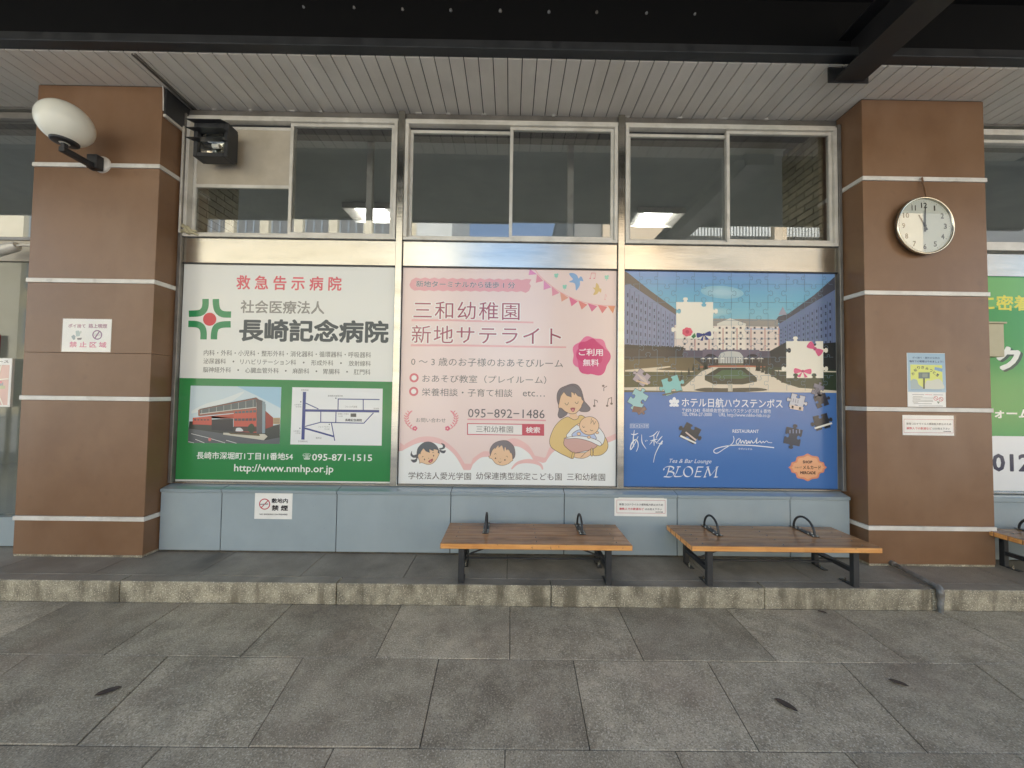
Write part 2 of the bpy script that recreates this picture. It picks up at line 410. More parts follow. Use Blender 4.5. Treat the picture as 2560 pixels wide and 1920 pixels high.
# raised platform: kerb stones and paving
plat = empty('platform', (0, 3, 0), kind='structure')
MB().box(-9, 9, 2.68, 9.5, -.01, .131).build('platform_core', M_joint, plat)
kj = [-8.9, -7.36, -5.83, -4.3, -2.76, -1.22, .315, 1.85, 3.06, 4.4, 5.9, 7.4, 8.9]
for a, b in zip(kj, kj[1:]):
    kb = MB().box(a + .003, b - .003, 2.663, 2.757, -.01, .1425 + random.uniform(-.001, .001), b=.005, M=M_kerb)
    for q, f in enumerate(kb.f):
        if min(kb.v[i_][2] for i_ in f) > .14 and min(kb.v[i_][1] for i_ in f) > 2.6655: kb.mi[q] = kb.mat(M_slab2)
    kb.build('kerb_stone', None, plat)
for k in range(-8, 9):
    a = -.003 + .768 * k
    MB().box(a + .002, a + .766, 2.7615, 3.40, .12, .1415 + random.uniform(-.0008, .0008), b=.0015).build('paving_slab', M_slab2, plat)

# soffit boards under the eaves
sof = empty('soffit', (0, 3, 4.073), kind='structure')
x = -6.8; i = 0
bw = .1126; x0_ = -2.755 - bw * 38
for k in range(110):
    a = x0_ + bw * k
    MB().box(a + .0035, a + bw - .0035, 2.722, 3.288, 4.073, 4.088, b=.0025).build('soffit_board', M_soffit, sof)
MB().box(-7.2, 7.4, 2.722, 3.6, 4.086, 4.12).build('soffit_backing', M_dark, sof)
MB().box(-7.2, 7.4, 3.286, 3.33, 4.055, 4.088, b=.003).build('end_trim', M_aludk, sof)
sd_ = MB()
for xx, ww in ((-2.76, .05), (-2.42, .03), (-2.05, .055), (-1.78, .03), (-.9, .06), (-.62, .04), (-.3, .05), (.35, .03), (1.04, .02), (1.5, .05), (1.9, .06), (2.3, .04)):
    sd_.box(xx, xx + ww, 3.268, 3.287, 4.0665, 4.074, b=.0015)
sd_.build('sealant_dabs', M_trim, sof)
# dark canopy beyond the eaves
can = empty('canopy', (0, 1, 4.5), kind='structure')
MB().box(-9, 9, 2.640, 2.719, 4.076, 4.142, b=.004).build('fascia_beam', M_charcoal, can)
MB().box(-9, 9, 2.70, 2.719, 4.143, 4.55).build('fascia_board', M_soot, can)
MB().box(-9, 9, .21, 2.70, 4.55, 4.63).build('roof_deck', M_soot, can)
MB().box(-9, 9, .166, .21, 4.53, 4.67, b=.004).build('edge_gutter', M_black, can)
MB().box(2.47, 2.70, .22, 2.74, 3.965, 3.98).box(2.57, 2.60, .22, 2.74, 3.98, 4.24).box(2.47, 2.70, .22, 2.74, 4.24, 4.255).box(2.43, 2.74, 2.74, 2.75, 3.955, 4.26).build('cross_beam', M_black, can)
for k in range(-4, 5):  # row of small grey raised spots, smaller towards both ends
    r_b = .013 - .001 * abs(k); MB().lathe([(.0005, -.012), (r_b * .7, -.012), (r_b, -.004), (r_b * 1.1, 0)], (-.117 + .371 * k + random.uniform(-.006, .006), 2.699, 4.425 + random.uniform(-.005, .005)), 'Y', 7).build('grey_spot', M_pipe, can)
# unseen station roof above and behind, added to keep the sun off this side
sr = MB().box(-30, 30, 2.72, 16, 4.8, 5.6).box(-30, 30, 3.34, 3.6, 4.27, 4.8).build('sun_blocking_roof', M_grey); tag(sr, kind='structure')
# ticket-hall interior seen through the upper windows
cl = MB().box(-9, 9, 3.35, 10, 4.2, 4.26).build('interior_ceiling', M_intceil); tag(cl, kind='structure')
cb = MB().box(-9, 9, 3.36, 3.735, 4.118, 4.198).build('interior_beam', M_aludk); tag(cb, kind='structure')
iw = MB().box(-9, 9, 9.9, 10, .14, 4.2).box(-9.1, -9, 3.4, 10, .14, 4.2).box(9, 9.1, 3.4, 10, .14, 4.2).build('interior_wall', M_white); tag(iw, kind='structure')
fl = MB().box(-9, 9, 3.42, 9.9, .135, .15).build('interior_floor', M_white); tag(fl, kind='structure')
for nm, xx, lb in (('interior_post', -1.50, 'pale post inside the left window bay, behind the glass'), ('interior_post', .606, 'pale post inside the middle window bay, behind the glass')):
    o = MB().box(xx - .03, xx + .03, 3.76, 3.82, .15, 4.2, b=.003).build(nm, M_trim); tag(o, lb, 'post', 'posts inside the hall')
def ceiling_light(x, lb, yy=5.12):
    t = empty('ceiling_light', (x, yy + .22, 4.2), lb, 'ceiling light', 'ceiling lights inside the hall')
    f = MB()
    f.box(x - .34, x + .34, yy - .02, yy, 4.12, 4.2).box(x - .34, x + .34, yy + .43, yy + .45, 4.12, 4.2)
    f.build('housing', M_trim, t)
    for sg in (-1, 1):
        MB().add([(x + sg * .19, yy, 4.19), (x + sg * .34, yy, 4.13), (x + sg * .34, yy + .43, 4.13), (x + sg * .19, yy + .43, 4.19)], [(0, 1, 2, 3)]).build('reflector_wing', M_trim, t)
    MB().box(x - .19, x + .19, yy + .01, yy + .42, 4.165, 4.188, b=.003).build('diffuser', M_lampdiff, t)
ceiling_light(-2.07, 'lit square ceiling light seen through the left window bay')
ceiling_light(2.12, 'lit square ceiling light seen through the right window bay')
for q, nm in ((-4.2, 'left'), (0.0, 'middle'), (4.2, 'right')): ceiling_light(q, 'added unseen ceiling light brightening the hall, %s of its row' % nm, 8.0)  # hidden row of lamps added to brighten the interior
def brick_pier(x0, x1, face, lb):
    t = empty('brick_pier', ((x0 + x1) / 2, 3.65, .15), lb, 'brick pier', 'brick piers inside the hall')
    MB().box(x0 + .006, x1 - .006, 3.39, 3.885, .15, 4.19).build('mortar', M_aludk, t)
    X = x0 if face < 0 else x1
    for rI in range(19):
        z = 2.83 + .0685 * rI; y = 3.385 - (.105 if rI % 2 else 0)
        while y < 3.885:
            ya, yb = max(y, 3.385), min(y + .203, 3.888); y += .21
            if yb - ya > .03: MB().box(X - .008 + random.uniform(-.0015, .0015), X + .008, ya, yb, z, z + .0605, b=.002).build('brick', M_brick, t)
brick_pier(2.93, 3.3, -1, 'brick pier inside the hall behind the right window bay')
brick_pier(-3.3, -2.95, 1, 'brick pier inside the hall behind the left window bay')

# ------------------------------------------------------------------ buildings across the street (seen in the reflections)
def street_building_left():
    t = empty('office_building', (-17, -18, 0), 'cream office building across the street, its windows between pilasters reflected in the glass', 'building')
    MB().box(-31, -5.7, -24, -15.35, 0, 16.5).build('wall', M_cream, t)
    MB().box(-5.7, -3.6, -24, -15.0, 0, 16.5).build('wall', M_white, t, 'plain white end wall')
    MB().box(-31, -3.5, -24, -14.85, 16.5, 17.0).build('roof', M_grey, t)
    k = 0; xx = -16.83
    xs = [xx + 2.06 * j for j in range(-6, 6)]
    for a in xs:
        if a + .26 < -5.7: MB().box(a - .26, a + .26, -15.35, -15.0, 0, 16.5).build('pilaster', M_cream, t)
    for fz in (1.0, 4.3, 7.6, 10.6, 13.7):
        for a in xs[:-1]:
            w = MB().box(a + .27, a + 1.79, -15.34, -15.28, fz, fz + 1.95).build('window', M_glassdk, t)
            f = MB()
            for q in (a + .32, a + .8, a + 1.28, a + 1.72): f.box(q - .035, q + .035, -15.28, -15.22, fz, fz + 1.95)
            f.box(a + .27, a + 1.79, -15.28, -15.2, fz - .1, fz); f.build('frame', M_bluefr, w)
def street_building_right():
    t = empty('tiled_building', (14, -18, 0), 'tan tiled building across the street with white louvres, reflected in the glass', 'building')
    MB().box(3.76, 5.4, -30, -15.2, 0, 16).build('wall', M_grey, t, 'grey side wing')
    MB().box(5.4, 9.65, -30, -15.0, 0, 16).build('wall', M_tan, t)
    MB().box(9.65, 32, -30, -15.5, 0, 16).build('wall', M_glassdk, t, 'dark glazed front')
    MB().box(15.7, 16.42, -15.5, -15.0, 0, 16).build('pier', M_tan, t)
    MB().box(20, 24, -15.5, -15.0, 0, 16).build('pier', M_tan, t)
    MB().box(9.65, 32, -15.5, -15.05, 0, 3.2).build('shopfront_band', M_tan, t)
    MB().box(9.65, 15.7, -15.5, -15.1, 6.0, 7.2).build('spandrel', M_tan, t)
    MB().box(3.7, 32, -30, -14.9, 16, 16.4).build('roof', M_grey, t)
    lv = MB().box(-.055, .055, -.06, .06, -1.1, 1.1).build('louvre', M_white, t); first = True
    xs = [9.8 + .19 * j for j in range(31)] + [16.6 + .19 * j for j in range(17)]
    for q in xs:
        o = lv if first else lv.copy()
        if not first: COL.objects.link(o)
        first = False; o.parent = t; o.location = Vector((q, -15.2, 12.38)) - WO[t.name]
street_building_left(); street_building_right()

# ================================================================== PILLARS
def pillar(x0, x1, lb, vis):
    t = empty('brown_pillar', ((x0 + x1) / 2, 3.3, .143), lb, 'pillar', 'brown pillars of the station front')
    y0, y1 = 3.03, 3.62
    bz = [.452, 1.429, 2.403, 3.380]; hh = .018
    MB().box(x0 + .012, x1 - .012, y0 + .012, y1, .143, 4.07).build('core', M_joint, t)
    zs = [.16] + [b + s * hh for b in bz for s in (-1, 1)] + [4.066]
    zs = [.16, bz[0] - hh, bz[0] + hh, bz[1] - hh, bz[1] + hh, bz[2] - hh, bz[2] + hh, bz[3] - hh, bz[3] + hh, 4.066]
    for i in range(0, 10, 2):
        if x0 < 0 and i == 4:
            for za, zb_ in ((zs[4] + .0005, 1.8025), (1.8045, zs[5] - .0005)): MB().box(x0, x1, y0, y1, za, zb_, b=.0015).build('cladding_panel', M_brown, t)
            continue
        MB().box(x0, x1, y0, y1, zs[i] + .0005, zs[i + 1] - .0005, b=.0025).build('cladding_panel', M_brown, t)
    for b in bz:
        MB().box(x0 - .007, x1 + .007, y0 - .008, y1 - .01, b - hh + .0005, b + hh - .0005, b=.0015).build('trim_strip', M_trim, t)
    MB().box(x0 + .004, x1 - .004, y0 + .004, y1 - .01, .143, .16).build('base_grout', M_kerb, t)
    MB().box(x0 + .006, x1 - .006, y0 + .006, y1 - .01, 4.066, 4.073).build('top_seal', M_dark, t)
pillar(-4.013, -2.966, 'brown pillar with the white globe lamp, left of the posters', 0)
pillar(2.966, 4.012, 'brown pillar with the round clock, right of the posters', 0)

# ================================================================== FACADE
YG = 3.25
ff = empty('facade_frame', (0, YG, .69), 'steel frame of mullions, jambs and bright bands holding the posters and windows', 'facade frame')
for a, b in ((-1.037, -.977), (.948, 1.008)):
    MB().box(a, b, YG - .028, YG + .07, .694, 4.05, b=.003).build('mullion', M_steel, ff)
for a, b in ((-2.962, -2.93), (2.93, 2.96)):
    MB().box(a, b, YG - .035, YG + .07, .70, 3.99, b=.003).build('jamb', M_aludk, ff)
MB().box(-2.948, -2.932, YG - .05, YG - .037, 2.90, 3.86, b=.002).build('edge_strip', M_alu, ff)
MB().box(-2.96, 2.96, YG + .012, YG + .07, 3.99, 4.052, b=.002).build('header_rail', M_aludk, ff)
MB().box(-2.93, 2.93, YG - .012, YG + .012, 3.972, 3.99, b=.002).build('drip_trim', M_alu, ff)
MB().box(-2.93, 2.93, YG - .022, YG + .02, .694, .712, b=.003).build('sill_rail', M_steel, ff)
for a, b in ((-2.928, -1.040), (-.974, .945), (1.011, 2.928)):
    MB().box(a, b, YG - .006, YG + .04, 2.645, 2.869, b=.002).build('steel_band', M_steel, ff)
    MB().box(a, b, YG - .016, YG + .02, 2.634, 2.645).build('painted_shadow_strip', M_charcoal, ff)  # charcoal strip stands in for the shadow line under each steel band
MB().box(-2.93, 2.93, YG + .012, YG + .03, .70, 2.64).build('backing_board', M_grey, ff)

# sliding windows
def sliding_window(x0, x1, mid, lb, panel=False):
    t = empty('sliding_window', ((x0 + x1) / 2, YG, 2.874), lb, 'window', 'aluminium sliding windows above the posters')
    z0, z1 = 2.874, 3.964; w = .03
    MB().box(x0, x1, YG - .03, YG + .06, z1 - w, z1, b=.002).box(x0, x1, YG - .03, YG + .06, z0, z0 + .026, b=.002) \
        .box(x0, x0 + w, YG - .03, YG + .06, z0 + .0265, z1 - w - .0005, b=.002).box(x1 - w, x1, YG - .03, YG + .06, z0 + .0265, z1 - w - .0005, b=.002).build('frame', M_alu, t)
    a, b = x0 + w + .001, x1 - w - .001
    def sash(xa, xb, yy, top, infill=False):
        bb = z0 + .028; s_ = .028
        f = MB().box(xa, xb, yy, yy + .022, top - s_, top, b=.0015).box(xa, xb, yy, yy + .022, bb, bb + .032, b=.0015) \
            .box(xa, xa + s_, yy, yy + .022, bb + .0325, top - s_ - .0005, b=.0015).box(xb - s_, xb, yy, yy + .022, bb + .0325, top - s_ - .0005, b=.0015)
        if infill: f.box(xa + s_, xb - s_, yy, yy + .022, 3.346, 3.376, b=.0015)
        o = f.build('sash', M_alu, t)
        g0 = bb + .03; g1 = 3.348 if infill else top - .026
        MB().box(xa + s_ - .003, xb - s_ + .003, yy + .009, yy + .013, g0, g1).build('pane', M_glass, o)
        if infill: MB().box(xa + s_ - .003, xb - s_ + .003, yy + .004, yy + .013, 3.374, top - .026).build('infill_board', M_infill, o)
    sash(a, mid + .016, YG + .022, z1 - w - .022, panel)
    sash(mid - .016, b, YG - .008, z1 - w - .001)
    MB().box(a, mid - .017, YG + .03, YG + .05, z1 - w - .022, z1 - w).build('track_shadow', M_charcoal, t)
sliding_window(-2.928, -1.042, -1.997, 'leftmost sliding window, its upper left part boarded behind the black floodlight', True)
sliding_window(-.972, .943, -.014, 'middle sliding window above the pink poster, with blue sky in its reflection')
sliding_window(1.013, 2.926, 1.952, 'rightmost sliding window above the blue poster, with brickwork behind it')

# low wall with coping
lw = empty('low_wall', (0, 3.2, .143), 'long low blue-grey enamelled wall under the three posters', 'wall')
lx = [-2.958, -2.438, -1.461, -.492, .477, 1.445, 2.416, 2.93]
MB().box(-2.95, 2.925, 3.165, 3.34, .143, .665).build('wall_core', M_dark, lw)
for a, b in zip(lx, lx[1:]):
    MB().box(a + .003, b - .003, 3.155, 3.2, .155, .640, b=.003).build('wall_panel', M_blue, lw)
    mb = MB(); A_, B_ = a + .003, b - .003
    pr = [(3.146, .643), (3.146, .664), (3.149, .668), (3.245, .6935), (3.245, .65)]
    vs = [(A_, p[0], p[1]) for p in pr] + [(B_, p[0], p[1]) for p in pr]
    mb.add(vs, [(0, 1, 2, 3, 4), (9, 8, 7, 6, 5)] + [(i, (i + 1) % 5, (i + 1) % 5 + 5, i + 5) for i in range(5)])
    mb.build('coping_slab', M_coping, lw)
MB().box(-2.955, 2.93, 3.158, 3.2, .143, .155).build('base_strip', M_joint, lw)

# ================================================================== ADVERTISING POSTERS
GP = 'large advertising posters in the station front'
def poster(name, x0, x1, lb, c, z0=.713, z1=2.634, cat='poster', y=YG, group=GP):
    t = empty(name, ((x0 + x1) / 2, y, z0), lb, cat, group)
    MB().box(x0, x1, y, y + .008, z0, z1, b=.001).build('sheet', ink(c), t)
    return t
BG2 = (232, 211, 205)
# ---- poster 1: hospital
p1 = poster('poster', -2.925, -1.042, 'white and green hospital poster with a red dot emblem, leftmost of the three', (226, 227, 222))
P = Print('A', YG)
P.poly([(60, 846), (1620, 874), (1600, 1560), (60, 1540)], (52, 134, 74), 1)
P.mb.v = [(max(-2.924, min(-1.043, v[0])), v[1], max(.714, v[2])) for v in P.mb.v]
P.build('green_field', p1)
P = Print('A', YG)
gr = (48, 140, 88)
for q in ([(311, 298), (311, 340), (300, 375), (270, 397), (196, 402)], [(383, 298), (385, 340), (396, 378), (428, 403), (489, 407)],
          [(193, 472), (250, 475), (284, 492), (298, 525), (299, 580)], [(487, 475), (425, 478), (388, 495), (374, 530), (371, 580)]):
    P.stroke(cr(q, 5), 45, gr, 1)
P.poly(ell(341, 440, 46), (204, 48, 62), 2); P.build('emblem', p1)
P = Print('A', YG)
P.text('救 急 告 示 病 院', 525, 180, 1258, 192, 102, (214, 96, 106), 1, bold=.022)
P.text('社会医療法人', 555, 352, 1138, 358, 92, (140, 138, 134), 1, bold=.02)
P.text('長崎記念病院', 545, 512, 1585, 528, 160, (68, 76, 80), 1, bold=.034)
tx = (110, 110, 106)
P.text('内科・外科・小児科・整形外科・消化器科・循環器科・呼吸器科', 302, 671, 1460, 689, 40, tx, 1, bold=.006)
for s_, a, b in (('泌尿器科', 300, 455), ('・', 497, 517), ('リハビリテーション科', 555, 940), ('・', 983, 1003), ('形成外科', 1045, 1198), ('・', 1241, 1261), ('放射線科', 1305, 1458)):
    if s_ == '・': P.poly(ell((a + b) / 2, 730 + .0155 * (a - 300), 6), tx, 1)
    else: P.text(s_, a, 730 + .0155 * (a - 300), b, 730 + .0155 * (b - 300), 38, tx, 1, bold=.006)
for s_, a, b in (('脳神経外科', 297, 490), ('・', 530, 550), ('心臓血管外科', 588, 820), ('・', 859, 879), ('麻酔科', 916, 1031), ('・', 1071, 1091), ('胃腸科', 1128, 1243), ('・', 1283, 1303), ('肛門科', 1340, 1455)):
    if s_ == '・': P.poly(ell((a + b) / 2, 789 + .0155 * (a - 300), 6), tx, 1)
    else: P.text(s_, a, 789 + .0155 * (a - 300), b, 789 + .0155 * (b - 300), 38, tx, 1, bold=.006)
wh = (232, 236, 230)
P.text('長崎市深堀町1丁目11番地54', 258, 1378, 918, 1386, 50, wh, 2, bold=.016)
P.text('☎', 985, 1386, 1043, 1386, 44, wh, 2, bold=.0)
P.text('095-871-1515', 1050, 1391, 1463, 1396, 46, wh, 2, bold=.012)
P.text('http://www.nmhp.or.jp', 515, 1470, 1196, 1478, 66, wh, 2, bold=.012)
P.build('separator_dots', p1)
# printed photograph of the hospital
P = Print('A2', YG)
P.poly([(70, 60), (1035, 75), (1017, 680), (45, 668)], (196, 212, 218), 2)
P.poly([(560, 67), (1034, 75), (1028, 300), (760, 160)], (160, 196, 216), 2.5)
P.poly(cr([(80, 330), (240, 250), (420, 200), (640, 120), (520, 220), (300, 300), (80, 360)], 3), (214, 222, 222), 2.7)
P.poly([(50, 510), (150, 520), (430, 560), (860, 640), (1020, 600), (1017, 680), (45, 668)], (92, 96, 98), 3)
P.poly([(60, 440), (100, 440), (300, 480), (780, 520), (1020, 470), (1019, 610), (860, 640), (430, 570), (52, 515)], (58, 62, 56), 3.3)
P.poly([(948, 402), (1022, 402), (1020, 470), (948, 470)], (186, 160, 120), 3.6)
for k in range(3): P.rect(952, 412 + 20 * k, 1018, 420 + 20 * k, (120, 110, 96), 3.9)
P.poly([(168, 310), (530, 232), (770, 186), (800, 210), (770, 240), (770, 330), (168, 385), (152, 380), (152, 320)], (146, 92, 78), 4)
P.poly([(170, 318), (770, 200), (768, 285), (170, 362)], (96, 104, 106), 4.3)
P.stroke([(168, 312), (340, 276), (530, 236), (770, 188)], 7, (66, 62, 62), 4.6)
P.stroke([(170, 362), (520, 318), (768, 290)], 7, (206, 206, 200), 4.6)
for k in range(8): P.stroke([(190 + 78 * k, 316 - 15 * k), (190 + 78 * k, 356 - 9 * k)], 3, (198, 198, 196), 4.9)
P.poly([(530, 330), (772, 312), (772, 560), (530, 548)], (190, 84, 68), 5)
P.poly([(96, 405), (296, 382), (390, 412), (530, 410), (530, 360), (300, 382)], (176, 78, 62), 5.2)
P.poly([(96, 402), (296, 382), (296, 480), (96, 472)], (188, 82, 66), 5.4)
P.poly([(296, 420), (380, 415), (524, 412), (524, 545), (296, 530)], (44, 42, 46), 5.6)
for k in range(6):
    P.poly([(540 + 39 * k, 336 - 3 * k), (572 + 39 * k, 333 - 3 * k), (572 + 39 * k, 355 - 2 * k), (540 + 39 * k, 357 - 2 * k)], (84, 92, 96), 5.9)
    P.poly([(537 + 39 * k, 412 - 1 * k), (570 + 39 * k, 410 - 1 * k), (570 + 39 * k, 434), (537 + 39 * k, 435)], (70, 70, 74), 5.9)
P.poly([(530, 495), (772, 495), (772, 550), (530, 548)], (70, 58, 52), 5.7)
P.poly(cr([(552, 535), (560, 512), (600, 508), (628, 530), (624, 545), (556, 545)], 3, True), (206, 210, 212), 6.3)
for k in range(5): P.rect(112 + 34 * k, 417, 132 + 34 * k, 431, (70, 60, 60), 5.9)
P.poly([(772, 200), (835, 220), (868, 260), (868, 560), (772, 570)], (92, 88, 90), 5.1)
P.poly([(832, 225), (864, 232), (862, 565), (832, 568)], (132, 150, 158), 5.5)
P.poly([(868, 330), (948, 400), (948, 490), (868, 520)], (150, 62, 52), 5.2)
P.poly([(420, 560), (860, 575), (890, 600), (850, 640), (420, 580)], (196, 192, 176), 6)
P.poly([(470, 560), (800, 572), (810, 595), (500, 575)], (96, 82, 58), 6.3)
P.poly(cr([(690, 550), (680, 500), (720, 462), (752, 500), (740, 555)], 3, True), (50, 66, 46), 6.5)
for q in ([(80, 570), (250, 612), (440, 668)], [(125, 630), (220, 668)], [(450, 640), (560, 672)], [(50, 655), (110, 668)]):
    P.stroke(q, 5, (216, 218, 214), 3.6)
P.poly(ell(276, 632, 16, 18), (206, 120, 116), 4.0)
P.build('printed_photograph', p1)
# printed route map
P = Print('A2', YG); nv = (60, 70, 132)
P.poly([(1152, 76), (2117, 92), (2100, 698), (1130, 684)], (228, 230, 230), 2)
P.stroke([(1282, 126), (1264, 634)], 34, nv, 3)
P.stroke([(1290, 324), (2077, 333)], 26, nv, 3.4)
for q in ([(1292, 245), (1430, 308)], [(1638, 318), (1641, 202), (2082, 208)], [(1908, 206), (1907, 320)], [(1455, 336), (1453, 452)],
          [(1617, 338), (1614, 455)], [(1288, 494), (1452, 450), (1912, 460), (2016, 350)], [(1568, 458), (1602, 646)]):
    P.stroke(q, 10, nv, 3.7)
P.stroke([(1284, 513), (1590, 600)], 18, nv, 4)
P.rect(1772, 356, 1832, 394, (88, 88, 90), 3)
for q in ((1616, 194), (1242, 232), (1545, 472), (1232, 514)): P.poly(ell(q[0], q[1], 7), (80, 84, 100), 3)
tc_ = (120, 120, 122)
P.text('長崎記念病院', 1713, 426, 1893, 428, 30, (84, 84, 84), 3, bold=.03)
P.text('至野母崎', 1246, 107, 1324, 109, 18, tc_, 3); P.text('長崎鶴洋高等学校', 1530, 168, 1690, 170, 20, tc_, 3)
P.text('土井首中', 1172, 262, 1248, 263, 18, tc_, 3); P.text('中学校', 1188, 285, 1248, 286, 16, tc_, 3)
P.text('フレスポ深堀', 1714, 283, 1842, 285, 20, tc_, 3); P.text('至香焼', 2016, 303, 2075, 304, 16, tc_, 3)
P.text('深堀1丁目3', 1633, 360, 1750, 362, 18, tc_, 3); P.text('バス停', 1633, 386, 1686, 387, 16, tc_, 3)
P.text('ジョイフルサン', 1426, 497, 1552, 499, 18, tc_, 3); P.text('江川店', 1490, 522, 1548, 523, 16, tc_, 3)
P.text('土井首小', 1162, 543, 1238, 544, 18, tc_, 3); P.text('小学校', 1182, 565, 1238, 566, 16, tc_, 3)
P.text('鶴見台', 1402, 616, 1462, 617, 20, tc_, 3); P.text('至長崎市内', 1212, 652, 1312, 654, 20, tc_, 3)
P.build('route_map', p1)

# ---- poster 2: nursery
p2 = poster('poster', -.973, .944, 'pink kindergarten poster with mother, baby and two children, middle of the three', BG2)
P = Print('B', YG); pk = (224, 164, 168)
edge = [(115, 200), (130, 165), (160, 148)] + [(160 + 32 * k, 150 + (6 if k % 2 else -3) + k * .4) for k in range(1, 25)] + [(965, 160), (950, 190), (962, 205), (948, 240), (925, 255)] + [(925 - 32 * k, 250 - (7 if k % 2 else 0) - k * .3) for k in range(1, 24)] + [(150, 240), (125, 222)]
P.poly(edge, pk, 1)
P.stroke([(132, 447), (400, 446), (700, 456), (978, 462)], 14, (226, 172, 170), 1, taper=(1, .8))
P.stroke([(128, 621), (500, 622), (900, 630), (1205, 634)], 14, (226, 172, 170), 1, taper=(1, .8))
P.stroke([(522, 1132), (800, 1134), (1062, 1140)], 10, (224, 164, 166), 1)
P.build('brush_marks', p2)
P = Print('B', YG); wf = (236, 228, 222); dk = (112, 106, 102); rd = (158, 72, 86)
P.text('新地ターミナルから徒歩 1 分', 163, 193, 850, 201, 44, (84, 90, 104), 3, bold=.006, halo=(wf, .032))
P.text('三和幼稚園', 146, 376, 882, 382, 124, rd, 3, bold=-.004, halo=(wf, .06), spacing=1.1)
P.text('新地サテライト', 134, 544, 1170, 556, 124, rd, 3, bold=-.004, halo=(wf, .06), spacing=1.1)
P.text('0 〜 3 歳のお子様のおあそびルーム', 132, 734, 1182, 746, 58, dk, 2, bold=.0)
P.text('おあそび教室（プレイルーム）', 210, 852, 1066, 860, 54, dk, 2)
P.text('栄養相談・子育て相談', 208, 946, 832, 950, 54, dk, 2); P.text('etc…', 903, 955, 1056, 957, 38, dk, 2)
P.text('095−892−1486', 526, 1089, 1054, 1096, 60, (100, 92, 92), 2)
P.text('お問い合わせ', 170, 1136, 372, 1139, 30, dk, 2)
P.text('学校法人愛光学園', 120, 1515, 548, 1520, 50, dk, 3, bold=.004); P.text('幼保連携型認定こども園', 582, 1518, 1170, 1524, 50, dk, 3, bold=.004); P.text('三和幼稚園', 1206, 1525, 1468, 1528, 50, dk, 3, bold=.004)
P.build('lettering', p2)
P = Print('B', YG)
for v in (846, 940):
    P = Print('B', YG); P.poly(ell(153 if v == 846 else 151, v, 32), (206, 108, 116), 1); P.poly(ell(153 if v == 846 else 151, v, 18), (236, 230, 226), 2); P.build('bullet_ring', p2)
P = Print('B', YG)
P.poly([(520, 1158), (1050, 1165), (1050, 1245), (520, 1238)], (196, 80, 92), 1); P.poly([(526, 1164), (898, 1169), (898, 1238), (526, 1232)], (232, 228, 224), 2)
P.text('三和幼稚園', 582, 1198, 836, 1202, 44, dk, 3); P.text('検索', 924, 1204, 1022, 1206, 42, (240, 228, 226), 3, bold=.02)
P.build('search_box', p2)
P = Print('B', YG)
def blob(cx, cy, r, k, amp, ph=0): return [(cx + (r + amp * math.cos(k * t + ph)) * math.cos(t), cy + (r + amp * math.cos(k * t + ph)) * math.sin(t)) for t in [2 * PI * i / 60 for i in range(60)]]
P.poly(blob(1376, 690, 128, 7, 8), (226, 120, 158), 1); P.poly(blob(1390, 715, 116, 5, 10, 1), (214, 86, 134), 2); P.poly(blob(1372, 672, 92, 6, 8, 2), (206, 66, 118), 3)
P.text('ご利用', 1292, 668, 1460, 670, 50, (244, 226, 232), 4, bold=.022); P.text('無料', 1320, 740, 1432, 742, 50, (244, 226, 232), 4, bold=.022)
P.build('pink_badge', p2)
P = Print('B', YG); lp = (232, 190, 186); cw = (234, 236, 234)
def cl_pts(pts): return cr(pts, 6)
zb = 1600
P.poly([(48, 1340), (62, 1290), (90, 1310)] + cl_pts([(95, 1300), (200, 1252), (330, 1262), (440, 1340), (505, 1435)]) + [(548, 1435)] + cl_pts([(560, 1400), (630, 1352), (700, 1350), (760, 1290), (850, 1262), (940, 1310), (985, 1380)]) + [(1050, 1395)] + cl_pts([(1060, 1390), (1110, 1300), (1240, 1262), (1400, 1280), (1545, 1230)]) + [(1545, zb), (40, zb)], lp, 1)
P.poly([(48, 1350), (78, 1345)] + cl_pts([(85, 1340), (200, 1290), (330, 1300), (430, 1370), (498, 1478)]) + [(545, 1478)] + cl_pts([(560, 1440), (620, 1392), (720, 1385), (760, 1340), (860, 1316), (940, 1360), (975, 1410)]) + [(1040, 1430)] + cl_pts([(1060, 1425), (1120, 1350), (1240, 1310), (1400, 1320), (1545, 1270)]) + [(1545, zb), (40, zb)], cw, 2)
P.stroke(cl_pts([(825, 1472), (870, 1430), (950, 1418), (1020, 1440), (1040, 1475)]), 30, lp, 2.5, taper=(.3, 1, .3))
P.mb.v = [(max(-.972, min(.943, v[0])), v[1], max(.714, v[2])) for v in P.mb.v]
P.build('cloud_border', p2)
# laurel sprigs
P = Print('B', YG)
for sg, cx in ((1, 100), (-1, 447)):
    st = cr([(cx + sg * 32, 1075), (cx + sg * 2, 1115), (cx + sg * 10, 1165), (cx + sg * 50, 1205)], 6)
    P.stroke(st, 4, (222, 140, 148), 1)
    for k, (a, b) in enumerate(st[2:-2:2]):
        P.poly(ell(a + sg * 12, b - 6, 11, 4.5, -45 * sg), (222, 140, 148), 1.5 + .2 * k); P.poly(ell(a - sg * 8, b - 6, 10, 4, 45 * sg), (222, 150, 150), 1.6 + .2 * k)
    for k in range(5): P.poly(ell(cx + sg * 62 + 9 * math.cos(k * 1.257), 1194 + 9 * math.sin(k * 1.257), 8), (214, 104, 130), 4 + .2 * k)
    P.poly(ell(cx + sg * 62, 1194, 5), (236, 200, 170), 6)
P.build('laurel_sprigs', p2)
